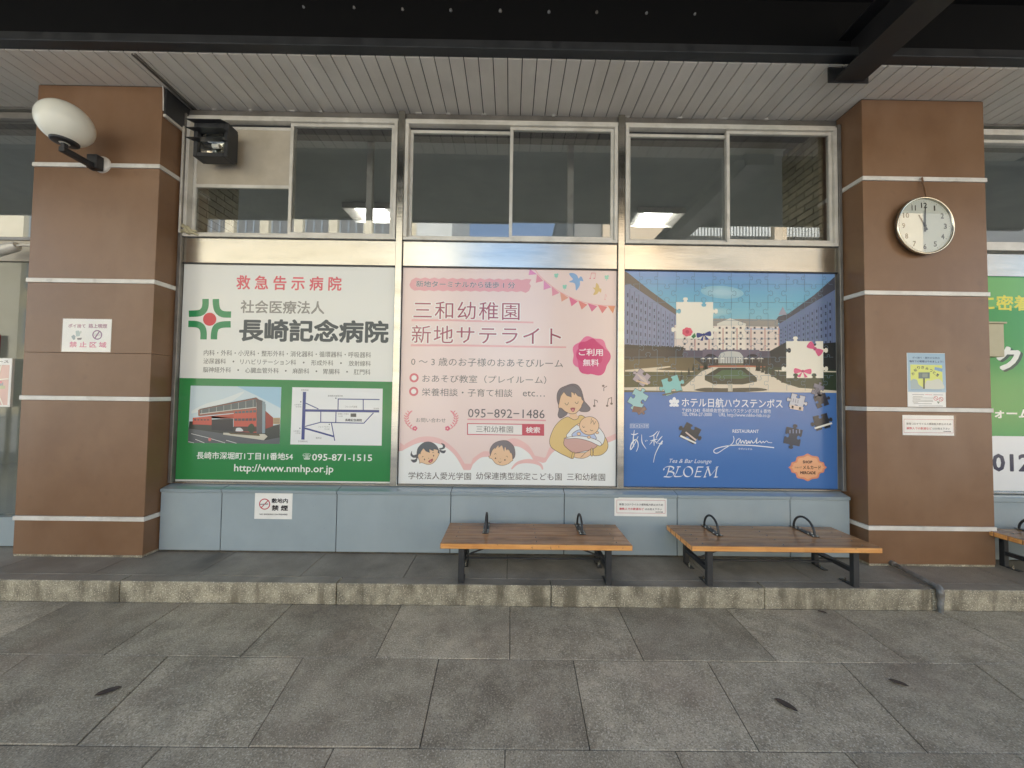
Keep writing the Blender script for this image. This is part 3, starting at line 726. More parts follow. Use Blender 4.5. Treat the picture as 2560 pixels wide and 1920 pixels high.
# bunting, birds, clovers
P = Print('B4', YG)
top = [(45, 20), (150, 30), (225, 130), (375, 280), (560, 430), (740, 555), (945, 660), (1155, 750), (1370, 810), (1600, 850), (1830, 870), (2010, 875)]
cols = [(222, 142, 186), (224, 148, 160), (218, 146, 184), (222, 152, 168), (224, 164, 144), (222, 122, 152), (222, 138, 130), (216, 120, 150), (222, 130, 130), (222, 148, 110)]
tri = [((40, 22), (205, 145), (12, 162)), ((205, 140), (355, 300), (178, 342)), ((362, 285), (535, 448), (358, 505)), ((545, 430), (725, 575), (560, 645)), ((738, 555), (935, 685), (772, 778)),
       ((945, 665), (1150, 770), (1000, 885)), ((1155, 750), (1370, 845), (1235, 960)), ((1372, 815), (1600, 878), (1470, 1010)), ((1602, 850), (1830, 895), (1710, 1048)), ((1832, 868), (2008, 878), (1955, 1052))]
for q, c in zip(tri, cols): P.poly(q, c, 1)
P.stroke(cr(top, 3), 14, (232, 170, 168), 2)
P.poly(cr([(948, 125), (1050, 118), (1130, 170), (1165, 240), (1205, 195), (1240, 210), (1275, 305), (1200, 300), (1195, 400), (1110, 522), (1095, 430), (1070, 350), (945, 322), (1035, 265), (985, 200)], 3, True), (142, 176, 216), 1)
P.poly(cr([(1575, 345), (1630, 400), (1650, 470), (1690, 480), (1680, 570), (1635, 540), (1590, 600), (1500, 620), (1545, 520), (1490, 450), (1550, 455)], 3, True), (220, 190, 128), 1)
for cx, cy in ((650, 170), (845, 430), (1815, 210)):
    for k, (a, b) in enumerate(((-22, -14), (24, -20), (12, 26), (-16, 22))): P.poly(ell(cx + a, cy + b, 26), (150, 206, 186), 1 + .2 * k)
    P.stroke([(cx, cy + 30), (cx - 4, cy + 88)], 7, (150, 206, 186), 2)
P.stroke([(1436, 240), (1462, 110), (1555, 112), (1545, 240)], 10, (224, 150, 156), 1); P.stroke([(1460, 132), (1552, 134)], 8, (224, 150, 156), 1.4)
P.poly(ell(1432, 242, 20, 15), (224, 150, 156), 2); P.poly(ell(1526, 240, 20, 15), (224, 150, 156), 2)
P.stroke(cr([(1770, 720), (1785, 610), (1812, 640), (1806, 670)], 4), 7, (228, 164, 164), 1); P.poly(ell(1774, 726, 16, 11), (228, 164, 164), 2)
P.build('bunting_and_birds', p2)
# mother and baby drawing
P = Print('B2', YG); ln = (112, 92, 86); sk = (232, 196, 160); hr = (128, 120, 122); yl = (222, 192, 128)
def shape(pts, c, L, w=9, n=5, sm=True):
    q = cr(pts, n, True) if sm else pts
    P.poly(q, c, L); P.stroke(q, w, ln, L + .5, closed=True)
shape([(275, 560), (245, 450), (250, 330), (300, 240), (400, 190), (520, 150), (620, 165), (690, 240), (725, 340), (760, 470), (810, 530), (870, 610), (840, 665), (740, 675), (665, 650), (560, 500), (350, 610), (440, 700), (370, 770), (300, 795), (262, 740), (280, 640)], hr, 3)
P.poly([(484, 660), (610, 650), (620, 745), (660, 760), (600, 840), (500, 820), (480, 770)], sk, 3.6)
shape([(440, 770), (490, 790), (570, 828), (640, 800), (665, 745), (740, 755), (860, 850), (1000, 980), (1150, 1150), (1205, 1290), (1180, 1400), (1090, 1480), (1000, 1500), (925, 1490), (915, 1370), (700, 1400), (560, 1440), (545, 1555), (420, 1510), (260, 1430), (130, 1330), (108, 1200), (150, 1060), (220, 930), (330, 820)], yl, 4.4, n=4)
shape([(285, 500), (300, 400), (370, 300), (460, 230), (560, 240), (680, 340), (715, 440), (745, 480), (715, 545), (690, 610), (600, 700), (500, 712), (400, 670), (330, 610), (275, 600), (272, 565)], sk, 5.2)
shape([(285, 520), (280, 400), (330, 260), (450, 190), (560, 180), (670, 270), (725, 400), (640, 380), (580, 310), (572, 360), (555, 320), (510, 300), (515, 400), (430, 370), (372, 300), (315, 380), (295, 450)], hr, 6, w=6, sm=False)
for q in ([(392, 510), (420, 545), (445, 538), (460, 498)], [(582, 488), (612, 522), (635, 510), (645, 480)]): P.stroke(cr(q, 4), 9, ln, 7)
P.poly(cr([(500, 605), (580, 600), (572, 660), (540, 678), (510, 650)], 4, True), (170, 96, 96), 7); P.poly(ell(542, 645, 22, 20), (220, 150, 150), 7.4)
shape([(430, 1150), (480, 1040), (560, 960), (650, 910), (850, 900), (1000, 950), (1100, 1050), (1145, 1160), (1100, 1290), (1000, 1300), (700, 1200)], (228, 230, 230), 7.6)
shape([(530, 1130), (580, 1050), (700, 1010), (880, 1050), (960, 1120), (972, 1190), (760, 1150)], (184, 196, 224), 8.2)
shape([(380, 1210), (410, 1165), (700, 1180), (950, 1260), (1000, 1310), (920, 1375), (740, 1420), (620, 1445), (540, 1440), (400, 1330), (372, 1270)], (206, 166, 156), 8.8)
shape([(425, 1160), (640, 1130), (860, 1160), (1020, 1220), (1080, 1280), (1055, 1318), (1000, 1300), (850, 1230), (640, 1180), (430, 1182)], (230, 232, 230), 9.6)
for q, r_x in (((655, 918), 28), ((1000, 1068), 30), ((655, 1090), 36), ((845, 1152), 32)): shape(ell(q[0], q[1], r_x, r_x * .8, n=14), sk, 10.4, w=7, n=1)
shape(ell(850, 938, 184, 172, n=30), sk, 11.2, n=1)
for q in ([(725, 940), (738, 972), (768, 960)], [(868, 1010), (890, 1035), (920, 1025)], [(765, 1025), (775, 1052), (803, 1045)], [(893, 800), (878, 900), (920, 835), (940, 915), (975, 855)]): P.stroke(q, 9, ln, 12)
shape([(515, 1530), (545, 1440), (578, 1445), (550, 1555)], yl, 11.2, w=7, n=2); shape([(875, 1490), (880, 1370), (912, 1368), (918, 1500)], yl, 11.2, w=7, n=2)
shape([(578, 1455), (780, 1440), (870, 1385), (868, 1490), (760, 1545), (690, 1550), (555, 1525)], sk, 10.4, w=7, n=2)
P.stroke([(780, 1445), (690, 1535)], 7, ln, 12)
for q in ([(1190, 190), (1128, 222), (1128, 285)], [(955, 570), (950, 450), (1000, 465), (1010, 500)], [(1190, 565), (1215, 430), (1275, 405), (1275, 520)]): P.stroke(q, 13, (130, 112, 106), 2)
for q in ((1118, 185), (948, 565), (1190, 562), (1272, 522)): P.poly(ell(q[0], q[1], 24, 20), (130, 112, 106), 3)
P.build('mother_and_baby_drawing', p2)
# children's heads
P = Print('B3', YG); dh = (96, 100, 104)
shape([(205, 260), (185, 330), (240, 375), (300, 350), (290, 320), (235, 335), (205, 300)], dh, 4, w=5, n=3); shape([(190, 410), (230, 455), (285, 440), (300, 380), (250, 410)], dh, 4, w=5, n=3)
shape([(710, 125), (770, 150), (770, 210), (700, 235), (680, 215), (735, 200), (740, 160)], dh, 4, w=5, n=3); shape([(790, 250), (765, 295), (710, 285), (680, 240), (740, 255)], dh, 4, w=5, n=3)
shape([(290, 330), (310, 210), (400, 120), (500, 100), (600, 140), (665, 230), (650, 330), (300, 380)], dh, 5, w=6)
shape([(320, 320), (400, 215), (520, 220), (650, 240), (655, 290), (680, 300), (660, 350), (620, 420), (560, 475), (480, 492), (375, 460), (340, 470), (338, 430), (315, 370)], sk, 6, w=6)
P.poly([(320, 330), (310, 240), (400, 130), (560, 120), (645, 210), (640, 235), (585, 225), (580, 260), (550, 250), (510, 230), (515, 290), (450, 265), (405, 215), (365, 270), (350, 320), (335, 300)], dh, 7)
P.poly(ell(425, 405, 10, 16, -20), ln, 7); P.poly(ell(582, 340, 10, 16, -20), ln, 7); P.poly(ell(494, 384, 6), ln, 7)
P.poly(cr([(490, 435), (565, 390), (560, 440), (520, 462)], 4, True), (170, 90, 90), 7); P.poly(ell(532, 435, 18, 12, -25), (226, 150, 150), 7.4)
P.stroke(cr([(385, 370), (390, 350), (410, 355)], 3), 6, ln, 7); P.stroke(cr([(560, 295), (572, 280), (588, 290)], 3), 6, ln, 7)
shape([(1560, 340), (1555, 230), (1620, 130), (1740, 80), (1860, 85), (1960, 170), (1990, 290), (1970, 380), (1900, 400), (1600, 400)], hr, 5, w=6)
shape([(1560, 340), (1600, 240), (1700, 160), (1800, 180), (1900, 260), (1940, 330), (1945, 390), (1950, 420), (1920, 440), (1870, 480), (1770, 508), (1660, 480), (1590, 400), (1545, 380), (1535, 345)], sk, 6, w=6)
P.poly([(1560, 270), (1600, 160), (1720, 100), (1860, 95), (1960, 180), (1985, 300), (1965, 370), (1930, 270), (1905, 300), (1880, 215), (1840, 250), (1815, 170), (1800, 270), (1762, 155), (1705, 205), (1700, 155), (1640, 230), (1632, 190)], hr, 7)
P.poly(ell(1650, 385, 13), ln, 7); P.poly(ell(1812, 413, 13), ln, 7); P.poly(ell(1733, 394, 5), ln, 7)
P.stroke(cr([(1702, 430), (1722, 462), (1752, 440)], 4), 6, ln, 7); P.stroke(cr([(1632, 320), (1645, 300), (1665, 318)], 3), 6, ln, 7); P.stroke(cr([(1830, 352), (1850, 348), (1862, 370)], 3), 6, ln, 7)
P.build('childrens_heads_drawing', p2)

# ---- poster 3: hotel
p3 = poster('poster', 1.012, 2.912, 'blue hotel poster with jigsaw pieces over a garden photograph, rightmost of the three', (72, 116, 180))
P = Print('C', YG)
# sky of the printed photograph: a printed colour blend, built as narrow bands
for k in range(16):
    t = k / 15; c = (round(124 + 4 * t - 18 * math.sin(t * PI)), round(154 + 28 * t + 4 * math.sin(t * PI)), round(206 - 8 * t))
    P.poly([(70, 95 + 24 * k), (1560, 95 + 24 * k), (1560, 119 + 24 * k), (70, 119 + 24 * k)], c, 1)
P.rect(70, 479, 1560, 945, (96, 96, 78), 1)
for k in range(5):
    P.poly(ell(760, 250, 150 - 22 * k, 44 - 7 * k, 4), (138 + 6 * k, 186 + 3 * k, 204 + 2 * k), 1.3 + .1 * k); P.poly(ell(640, 395, 190 - 30 * k, 34 - 5 * k, -3), (132 + 7 * k, 186 + 3 * k, 200 + 1 * k), 1.35 + .1 * k)
P.poly([(70, 150), (130, 160), (300, 290), (440, 395), (440, 640), (70, 640)], (126, 138, 170), 2)
P.poly([(70, 95), (110, 120), (260, 240), (440, 372), (440, 410), (300, 318), (120, 195), (70, 200)], (98, 92, 88), 2.3)
P.poly([(1145, 480), (1210, 420), (1545, 200), (1560, 640), (1145, 670)], (104, 120, 156), 2)
P.poly([(1130, 450), (1150, 420), (1220, 400), (1400, 270), (1560, 140), (1560, 232), (1400, 320), (1160, 470)], (74, 76, 88), 2.3)
P.poly([(1150, 410), (1182, 350), (1212, 408)], (150, 152, 170), 2.6)
for k in range(11):
    u = 100 + 31 * k; top_ = 235 + (u - 100) * .62; bot = 618 + (u - 100) * .03
    for j in range(6):
        v = top_ + (bot - top_) * (j + .35) / 6; P.rect(u, v, u + 9 - k * .3, v + (bot - top_) / 13, (70, 76, 96), 2.8)
    P.rect(u + 17, top_ - 8, u + 20, bot, (92, 84, 104), 2.6)
for k in range(12):
    u = 1165 + 31 * k; top_ = 500 - (u - 1165) * .58; bot = 650 - (u - 1165) * .08
    for j in range(6):
        v = top_ + (bot - top_) * (j + .35) / 6; P.rect(u, v, u + 7 + k * .3, v + (bot - top_) / 14, (58, 66, 90), 2.8)
    P.rect(u + 16, top_ - 6, u + 19, bot, (80, 84, 116), 2.6)
P.poly([(430, 480), (1152, 486), (1152, 665), (430, 658)], (222, 208, 198), 2.9)
P.poly([(560, 432), (1148, 442), (1150, 492), (560, 484)], (150, 146, 140), 3.1)
P.poly([(725, 470), (815, 432), (925, 470), (925, 482), (725, 480)], (216, 212, 200), 3.3)
P.rect(700, 503, 1150, 512, (176, 190, 212), 3.3)
P.rect(725, 482, 922, 660, (232, 222, 208), 3.35)
for k in range(14):
    u = 500 + 48.5 * k
    for j in range(5):
        if u < 690 and j < 2: continue
        v = (499, 533, 574, 611, 648)[j]; P.rect(u - 7, v - 7, u + 7, v + 8, (96, 92, 96), 3.8)
    if k % 2: P.rect(u + 20, 500, u + 27, 656, (190, 138, 124), 3.6)
P.poly([(70, 615), (300, 628), (490, 640), (490, 705), (70, 722)], (62, 56, 54), 4)
P.poly([(490, 655), (1100, 660), (1100, 715), (490, 712)], (92, 84, 98), 4.1)
P.poly([(625, 650), (1018, 652), (1018, 700), (625, 700)], (112, 102, 116), 4.2)
P.poly(cr([(735, 700), (760, 670), (820, 662), (880, 670), (906, 700)], 4) + [(906, 745), (735, 745)], (196, 196, 190), 4.5)
for k in range(9): P.rect(742 + 18 * k, 702, 746 + 18 * k, 745, (96, 90, 88), 4.8)
P.poly(cr([(640, 702), (662, 682), (700, 684), (725, 702)], 3), (54, 46, 52), 4.5); P.poly(cr([(928, 702), (950, 684), (990, 684), (1015, 702)], 3), (54, 46, 52), 4.5)
P.poly([(560, 705), (735, 712), (735, 770), (560, 770)], (64, 60, 56), 4.3); P.poly([(906, 712), (1100, 705), (1100, 770), (906, 770)], (64, 60, 56), 4.3)
for u in (628, 672, 716, 762, 880, 925, 970, 1015, 1030): P.poly([(u - 20, 716), (u, 706), (u + 20, 716)], (226, 224, 214), 5); P.rect(u - 1, 716, u + 1, 740, (200, 196, 186), 5)
P.poly([(70, 720), (560, 705), (640, 770), (600, 800), (70, 800)], (104, 92, 66), 4.6)
P.poly([(600, 768), (735, 760), (940, 760), (1060, 768), (1060, 775), (600, 775)], (168, 100, 76), 5.2)
P.poly([(690, 772), (980, 772), (1085, 800), (1250, 900), (1560, 935), (1560, 950), (570, 940), (70, 930), (70, 912), (500, 905), (620, 800)], (212, 202, 184), 5.5)
P.poly([(90, 792), (400, 765), (405, 772), (300, 790), (560, 800), (560, 808), (90, 803)], (214, 200, 176), 5.6)
P.poly([(70, 808), (595, 806), (500, 880), (470, 900), (70, 912)], (78, 82, 54), 5.8)
P.poly([(1020, 775), (1100, 770), (1560, 790), (1560, 935), (1290, 915), (1180, 880), (1100, 830)], (46, 62, 48), 5.8)
P.poly([(1090, 660), (1200, 600), (1300, 620), (1560, 600), (1560, 800), (1100, 775)], (44, 48, 50), 4.9)
P.poly([(1120, 793), (1560, 800), (1560, 808), (1140, 802)], (214, 208, 190), 6.1)
P.poly([(640, 862), (640, 832), (735, 776), (915, 776), (1000, 846), (1000, 872), (900, 892), (700, 890)], (48, 56, 44), 6)
P.poly([(690, 840), (760, 792), (892, 792), (950, 838), (900, 852), (730, 852)], (66, 98, 64), 6.3)
P.poly(cr([(570, 932), (640, 915), (780, 918), (1000, 915), (1070, 932), (900, 944), (700, 944)], 4, True), (62, 64, 58), 6)
P.rect(800, 888, 832, 940, (190, 184, 168), 6.4)
for u, v, h_ in ((560, 785, 40), (600, 785, 44), (640, 778, 60), (652, 776, 50), (1000, 788, 50), (1015, 790, 60), (1040, 800, 60), (1065, 810, 56), (1110, 830, 60), (1150, 850, 66), (1180, 870, 60), (430, 860, 60), (480, 850, 56), (530, 830, 60)):
    P.poly([(u - h_ * .22, v + 10), (u, v - h_), (u + h_ * .22, v + 10)], (44, 50, 42), 6.6)
for k in range(26): P.poly(blob(85 + 16 * k + random.uniform(-6, 6), 628 + k * .6, 12, 5, 4, k), (50, 50, 48), 6.2 + .1 * (k % 3))
P.mb.v = [(max(1.0125, min(2.9115, v[0])), v[1], min(2.633, v[2])) for v in P.mb.v]
P.build('printed_photograph', p3)
# jigsaw joints over the photograph
P = Print('C', YG); jl = (104, 128, 146)
def knob(a, b, sgn):
    a = Vector(a); b = Vector(b); d = b - a; n = Vector((-d.y, d.x)) * sgn
    f = [(0, 0), (.36, 0), (.42, .03), (.42, .08), (.36, .14), (.4, .24), (.5, .26), (.6, .24), (.64, .14), (.58, .08), (.58, .03), (.64, 0), (1, 0)]
    return [tuple(a + d * x + n * y) for x, y in f]
U = [185, 311, 440, 567, 695, 823, 950, 1078, 1206, 1333, 1460]; V = [110, 194, 322, 449, 576, 703, 830, 935]
for i, u in enumerate(U):
    for j in range(len(V) - 1): P.stroke(knob((u, V[j]), (u, V[j + 1]), 1 if (i + j) % 2 else -1), 2.2, jl, 7.5)
UU = [85] + U + [1530]
for j in range(1, len(V) - 1):
    for i in range(len(UU) - 1): P.stroke(knob((UU[i] + 1, V[j]), (UU[i + 1] - 1, V[j]), 1 if (i + j) % 2 else -1), 2.2, jl, 7.8)
P.mb.v = [(v[0], v[1], min(2.633, v[2])) for v in P.mb.v]
P.build('jigsaw_joints', p3)
def piece(P, cx, cy, s, rot, c, L, sg=(1, -1, 1, -1), edge_c=(70, 70, 76)):
    q = []; c4 = [(-.5, -.5), (.5, -.5), (.5, .5), (-.5, .5)]
    for k in range(4): q += knob(c4[k], c4[(k + 1) % 4], -sg[k])[:-1]
    ro = R(rot); q = [(cx + s * (x * math.cos(ro) - y * math.sin(ro)), cy + s * (x * math.sin(ro) + y * math.cos(ro))) for x, y in q]
    P.poly(q, c, L); P.stroke(q, 2.4, edge_c, L + .3, closed=True); return q
P = Print('C', YG)
for cx, cy, sg in ((568, 448, (1, -1, 1, -1)), (1331, 720, (1, -1, 1, -1))):
    for a in (-1, 1):
        for b in (-1, 1):
            s_ = 128; x0, y0 = cx + a * 64, cy + b * 64
            q = []; c4 = [(-.5, -.5), (.5, -.5), (.5, .5), (-.5, .5)]
            for k in range(4):
                outer = (k == 0 and b < 0) or (k == 2 and b > 0) or (k == 1 and a > 0) or (k == 3 and a < 0)
                sgn = {0: -1 if a < 0 else 1, 1: -1, 2: 1, 3: -1 if b > 0 else 1}[k] if outer else 0
                q += knob(c4[k], c4[(k + 1) % 4], sgn)[:-1] if sgn else [c4[k]]
            P = Print('C', YG); P.poly([(x0 + s_ * x, y0 + s_ * y) for x, y in q], (232, 228, 214), 8 + .1 * (a > 0) + .2 * (b > 0)); P.build('jigsaw_piece', p3)
P = Print('C', YG)
# rose and ribbons printed on the white pieces
for k in range(7): P.poly(ell(518 + 20 * math.cos(k * .9), 528 + 17 * math.sin(k * .9), 17, 15), (216, 88, 112), 9 + .1 * k)
P.poly(ell(518, 528, 13), (190, 60, 88), 10); P.poly([(545, 560), (570, 535), (578, 560), (560, 575)], (58, 120, 74), 10)
def bow(cx, cy, w, h, rot, c, L, tails=True):
    def tr(x, y): return (cx + x * math.cos(R(rot)) - y * math.sin(R(rot)), cy + x * math.sin(R(rot)) + y * math.cos(R(rot)))
    for sg in (-1, 1):
        P.poly([tr(*p) for p in cr([(0, 0), (sg * w * .5, -h * .5), (sg * w * .5, h * .5)], 5, True)], c, L + .3 * (sg > 0))
        if tails: P.poly([tr(0, 0), tr(sg * w * .14, h * 1.25), tr(sg * w * .34, h * 1.1)], c, L + .6 + .3 * (sg > 0))
    P.poly([tr(*p) for p in ell(0, 0, w * .09, h * .26)], tuple(int(v * .85) for v in c), L + 1.3)
for s_ in ((205, 845, 92, 35, (168, 156, 166)), (412, 898, 118, -18, (126, 190, 190)), (180, 992, 108, 30, (150, 196, 200)), (540, 1226, 112, 28, (54, 54, 56)), (1276, 1010, 96, 14, (190, 194, 206)),
           (1420, 930, 74, 20, (112, 114, 134)), (1443, 1004, 84, -20, (44, 50, 66)), (1445, 1150, 100, -15, (40, 46, 56)), (1247, 1250, 112, 12, (52, 56, 68)), (195, 1055, 66, 55, (132, 106, 98))):
    Q_ = Print('C', YG); piece(Q_, s_[0], s_[1], s_[2], s_[3], s_[4], 9 if s_[0] != 195 else 8.4, sg=random.choice([(1, -1, 1, -1), (-1, 1, -1, 1), (1, 1, -1, -1)])); Q_.build('jigsaw_piece', p3)
for k in range(4): P.stroke([(168 + 9 * k, 818 + 10 * k), (230 + 6 * k, 850 + 12 * k)], 4, (206, 190, 180), 10.1); P.stroke([(1392 + 10 * k, 905 + 4 * k), (1404 + 12 * k, 955 + 2 * k)], 5, (72, 76, 98), 10.1); P.stroke([(1236 + 16 * k, 985 + 4 * k), (1232 + 16 * k, 1010 + 4 * k)], 4, (120, 124, 140), 10.1); P.rect(1222 + 22 * k, 1205 - 6 * (k % 2), 1230 + 22 * k, 1228, (128, 136, 168), 10.1)
bow(632, 546, 92, 34, -8, (56, 66, 128), 10.2); bow(1402, 645, 104, 52, 38, (216, 92, 136), 10.2, False); bow(1316, 800, 110, 36, 3, (216, 92, 136), 10.2)
for q, c in (([(475, 1238), (582, 1290), (578, 1300), (470, 1250)], (226, 226, 220)), ([(512, 1215), (584, 1270), (578, 1280), (505, 1222)], (206, 186, 176)), ([(1394, 1188), (1514, 1152), (1518, 1164), (1398, 1200)], (228, 228, 220)),
             ([(150, 1040), (215, 1050), (190, 1085), (140, 1080)], (120, 92, 84)), ([(170, 860), (250, 885), (246, 896), (166, 872)], (206, 180, 150)), ([(1230, 1030), (1320, 1048), (1316, 1075), (1225, 1058)], (214, 196, 186)),
             ([(1240, 1038), (1252, 1040), (1250, 1056), (1238, 1054)], (80, 80, 90)), ([(1290, 1048), (1302, 1050), (1300, 1066), (1288, 1064)], (80, 80, 90)), ([(345, 960), (480, 930), (482, 940), (350, 970)], (90, 96, 80))):
    P.poly(q, c, 10)
P.build('rose_ribbons_and_piece_details', p3)
P = Print('C', YG); W_ = (226, 230, 236)
for a, b, rx, ry, ro in ((430, 998, 13, 19, 0), (410, 1010, 13, 16, -50), (450, 1010, 13, 16, 50), (413, 1034, 16, 10, -20), (447, 1034, 16, 10, 20)): P.poly(ell(a, b, rx, ry, ro), W_, 2 + .2 * (a % 7))
P.poly([(426, 1010), (434, 1010), (438, 1045), (422, 1045)], W_, 4)
P.text('ホテル日航ハウステンボス', 482, 1018, 1178, 1022, 64, W_, 2, bold=.012)
P.text('〒859-3243  長崎県佐世保市ハウステンボス町 6 番地', 486, 1070, 1096, 1074, 28, W_, 2, bold=.0)
P.text('TEL 0956-27-3000      URL http://www.nikko-htb.co.jp', 484, 1102, 1092, 1106, 30, W_, 2, bold=.0)
for k, ch in enumerate('日本料理'):
    u = 143 + 33 * k; P.stroke([(u - 14, 1163), (u + 14, 1163), (u + 14, 1190), (u - 14, 1190)], 2, W_, 2, closed=True); P.text(ch, u - 9, 1177, u + 9, 1177, 18, W_, 2)
P.text('RESTAURANT', 832, 1213, 1013, 1214, 23, W_, 2, bold=.012)
P.text('ラヴァンドル', 872, 1334, 968, 1335, 15, W_, 2, bold=.01)
P.text('Tea & Bar Lounge', 400, 1418, 688, 1424, 36, W_, 2, shear=.35)
def pen(pts, w=7, tp=(.4, 1, .4), L=2, n=6): P.stroke(cr(pts, n), w, W_, L, taper=tp)
# brush lettering
pen([(135, 1232), (160, 1236), (184, 1226)], 9); pen([(158, 1205), (152, 1250), (150, 1300), (156, 1320)], 8, L=2.4); pen([(184, 1248), (160, 1300), (134, 1338), (138, 1300), (165, 1270), (182, 1288), (184, 1320), (172, 1352)], 9, L=2.8)
pen([(208, 1235), (212, 1290), (240, 1334)], 7); pen([(232, 1276), (238, 1284)], 5); pen([(242, 1272), (248, 1280)], 5)
pen([(262, 1250), (290, 1240), (318, 1212)], 7); pen([(268, 1278), (318, 1266)], 7, L=2.4); pen([(292, 1240), (294, 1312)], 8, L=2.8); pen([(290, 1270), (262, 1306)], 5, L=3.1); pen([(296, 1272), (316, 1300)], 5, L=3.4)
pen([(330, 1210), (306, 1262)], 6, L=3.7); pen([(350, 1246), (312, 1290)], 7, L=3.7); pen([(352, 1278), (330, 1310), (302, 1370), (290, 1426)], 9, (1, .7, .3), L=4); pen([(318, 1292), (345, 1300), (348, 1285)], 7, L=4.3)
# script name
pen([(838, 1246), (842, 1270), (828, 1300), (780, 1330), (730, 1362), (705, 1356), (712, 1336), (770, 1318), (860, 1308), (980, 1312), (1118, 1326)], 7, (.6, .8, 1))
pen([(880, 1262), (862, 1275), (858, 1296), (872, 1298), (886, 1270), (890, 1296), (902, 1278), (912, 1296), (922, 1276), (932, 1284), (926, 1297), (940, 1292), (944, 1280), (952, 1296), (962, 1278), (972, 1294), (988, 1284), (1000, 1262), (996, 1294), (1012, 1288), (1022, 1280), (1030, 1294), (1044, 1282), (1050, 1292), (1066, 1280), (1078, 1290), (1104, 1292)], 6, (.8, 1, .6), L=3)
# BLOEM in broad-nib capitals
nib = (4.2, -3.4)
def N_(pts, n=6, sm=True, L=2): P.stroke(cr(pts, n) if sm else pts, 0, W_, L, nib=nib)
N_([(398, 1458), (388, 1500), (374, 1522)]); N_([(362, 1478), (366, 1462), (400, 1452), (428, 1462), (418, 1482), (392, 1488), (422, 1492), (430, 1508), (408, 1524), (362, 1522)], L=2.4)
N_([(462, 1456), (448, 1496), (436, 1520), (480, 1520), (492, 1510)], L=2); N_([(452, 1455), (476, 1456)], sm=False, L=2.4)
N_(ell(528, 1489, 30, 34, 12) + [ell(528, 1489, 30, 34, 12)[0]], n=1, sm=False)
N_([(594, 1458), (582, 1500), (574, 1522)]); N_([(590, 1457), (632, 1458)], sm=False, L=2.4); N_([(584, 1488), (618, 1488)], sm=False, L=2.4); N_([(572, 1522), (614, 1523), (626, 1512)], sm=False, L=2.4)
N_([(640, 1524), (664, 1460), (680, 1518), (726, 1460), (718, 1500), (716, 1524)], sm=False); N_([(654, 1457), (670, 1457)], sm=False, L=2.4); N_([(718, 1458), (734, 1457)], sm=False, L=2.4); N_([(634, 1525), (650, 1525)], sm=False, L=2.4); N_([(706, 1525), (730, 1526)], sm=False, L=2.4)
P.build('emblem_and_brush_names', p3)
P = Print('C', YG)
def badge(s): return cr([(1348 + s * x, 1461 + s * y) for x, y in ((0, -94), (30, -80), (72, -72), (84, -42), (110, -34), (118, -12), (132, 0), (118, 12), (110, 34), (84, 42), (72, 72), (30, 80), (0, 94), (-30, 80), (-72, 72), (-84, 42), (-110, 34), (-118, 12), (-132, 0), (-118, -12), (-110, -34), (-84, -42), (-72, -72), (-30, -80))], 3, True)
P.poly(badge(1), (222, 140, 112), 1); P.poly(badge(.92), (236, 176, 132), 2); P.stroke(badge(.88), 2.5, (214, 120, 84), 3, closed=True)
bt = (70, 52, 48)
P.text('SHOP', 1314, 1424, 1380, 1424, 20, bt, 4, bold=.04); P.text('ショップ', 1258, 1461, 1306, 1461, 13, bt, 4, bold=.01); P.text('メルカード', 1315, 1461, 1438, 1462, 26, bt, 4, bold=.02); P.text('MERCADE', 1296, 1497, 1402, 1498, 20, bt, 4, bold=.04)
P.build('shop_badge', p3)

# ================================================================== SMALL NOTICES
def notice(name, x0, x1, z0, z1, y, lb, c=None, sleeve=0., group='paper notices on pillars and low wall', tilt=0):
    t = empty(name, ((x0 + x1) / 2, y, z0), lb, 'notice', group)
    MB().box(x0, x1, y - .0018, y - .0004, z0, z1).build('sheet', M_paper if c is None else ink(c), t)
    if sleeve: MB().box(x0 - sleeve * .4, x1 + sleeve, y - .0068, y - .0062, z0 - sleeve * .4, z1 + sleeve * .4).build('plastic_sleeve', M_film, t)
    return t
n1 = notice('notice', -2.156, -1.838, .424, .647, 3.155, 'white no-smoking notice on the low wall under the green poster')
P = Print('H', 3.153)
P.stroke(ell(841, 240, 38, 38, n=32), 7, (196, 66, 84), 1, closed=True); P.stroke([(815, 267), (868, 212)], 7, (196, 66, 84), 1.5)
P.stroke([(808, 242), (868, 239)], 8, (150, 148, 146), 2.2)
P.text('敷地内', 893, 214, 1016, 216, 36, (48, 46, 48), 1, bold=.03); P.text('禁 煙', 893, 268, 1016, 270, 42, (48, 46, 48), 1, bold=.036)
P.text('NO SMOKING ON PREMISES', 804, 316, 1012, 318, 11, (60, 58, 60), 1, bold=.03); P.build('no_smoking_sign', n1)
def covid_text(P, f):
    P.stroke([f(300, 272), f(1972, 292), f(1972, 738), f(300, 718)], P.cw, (200, 150, 150), 1, closed=True)
    P.text('新型コロナウイルス感染拡大防止のため', *f(385, 425), *f(1900, 440), 74 * P.k, (90, 88, 92), 1, bold=.02)
    P.text('複数人での飲酒など', *f(385, 575), *f(1240, 590), 84 * P.k, (206, 92, 98), 1, bold=.028); P.text('はお控え下さい', *f(1270, 588), *f(1860, 598), 70 * P.k, (90, 88, 92), 1, bold=.02)
    P.text('長崎県警', *f(1632, 690), *f(1895, 692), 34 * P.k, (70, 70, 80), 1, bold=.03)
n2 = notice('notice', .906, 1.354, .484, .636, 3.155, 'white red-bordered notice on the low wall above the gap between benches')
MB().add([(.935, 3.1532, .636), (1.335, 3.1532, .636), (1.325, 3.150, .6425), (.945, 3.150, .6425)], [(0, 1, 2, 3)]).build('folded_edge', M_paper, n2)
P = Print('E', 3.153); P.k = 1; P.cw = 14; covid_text(P, lambda u, v: (u, v)); P.build('red_border', n2)
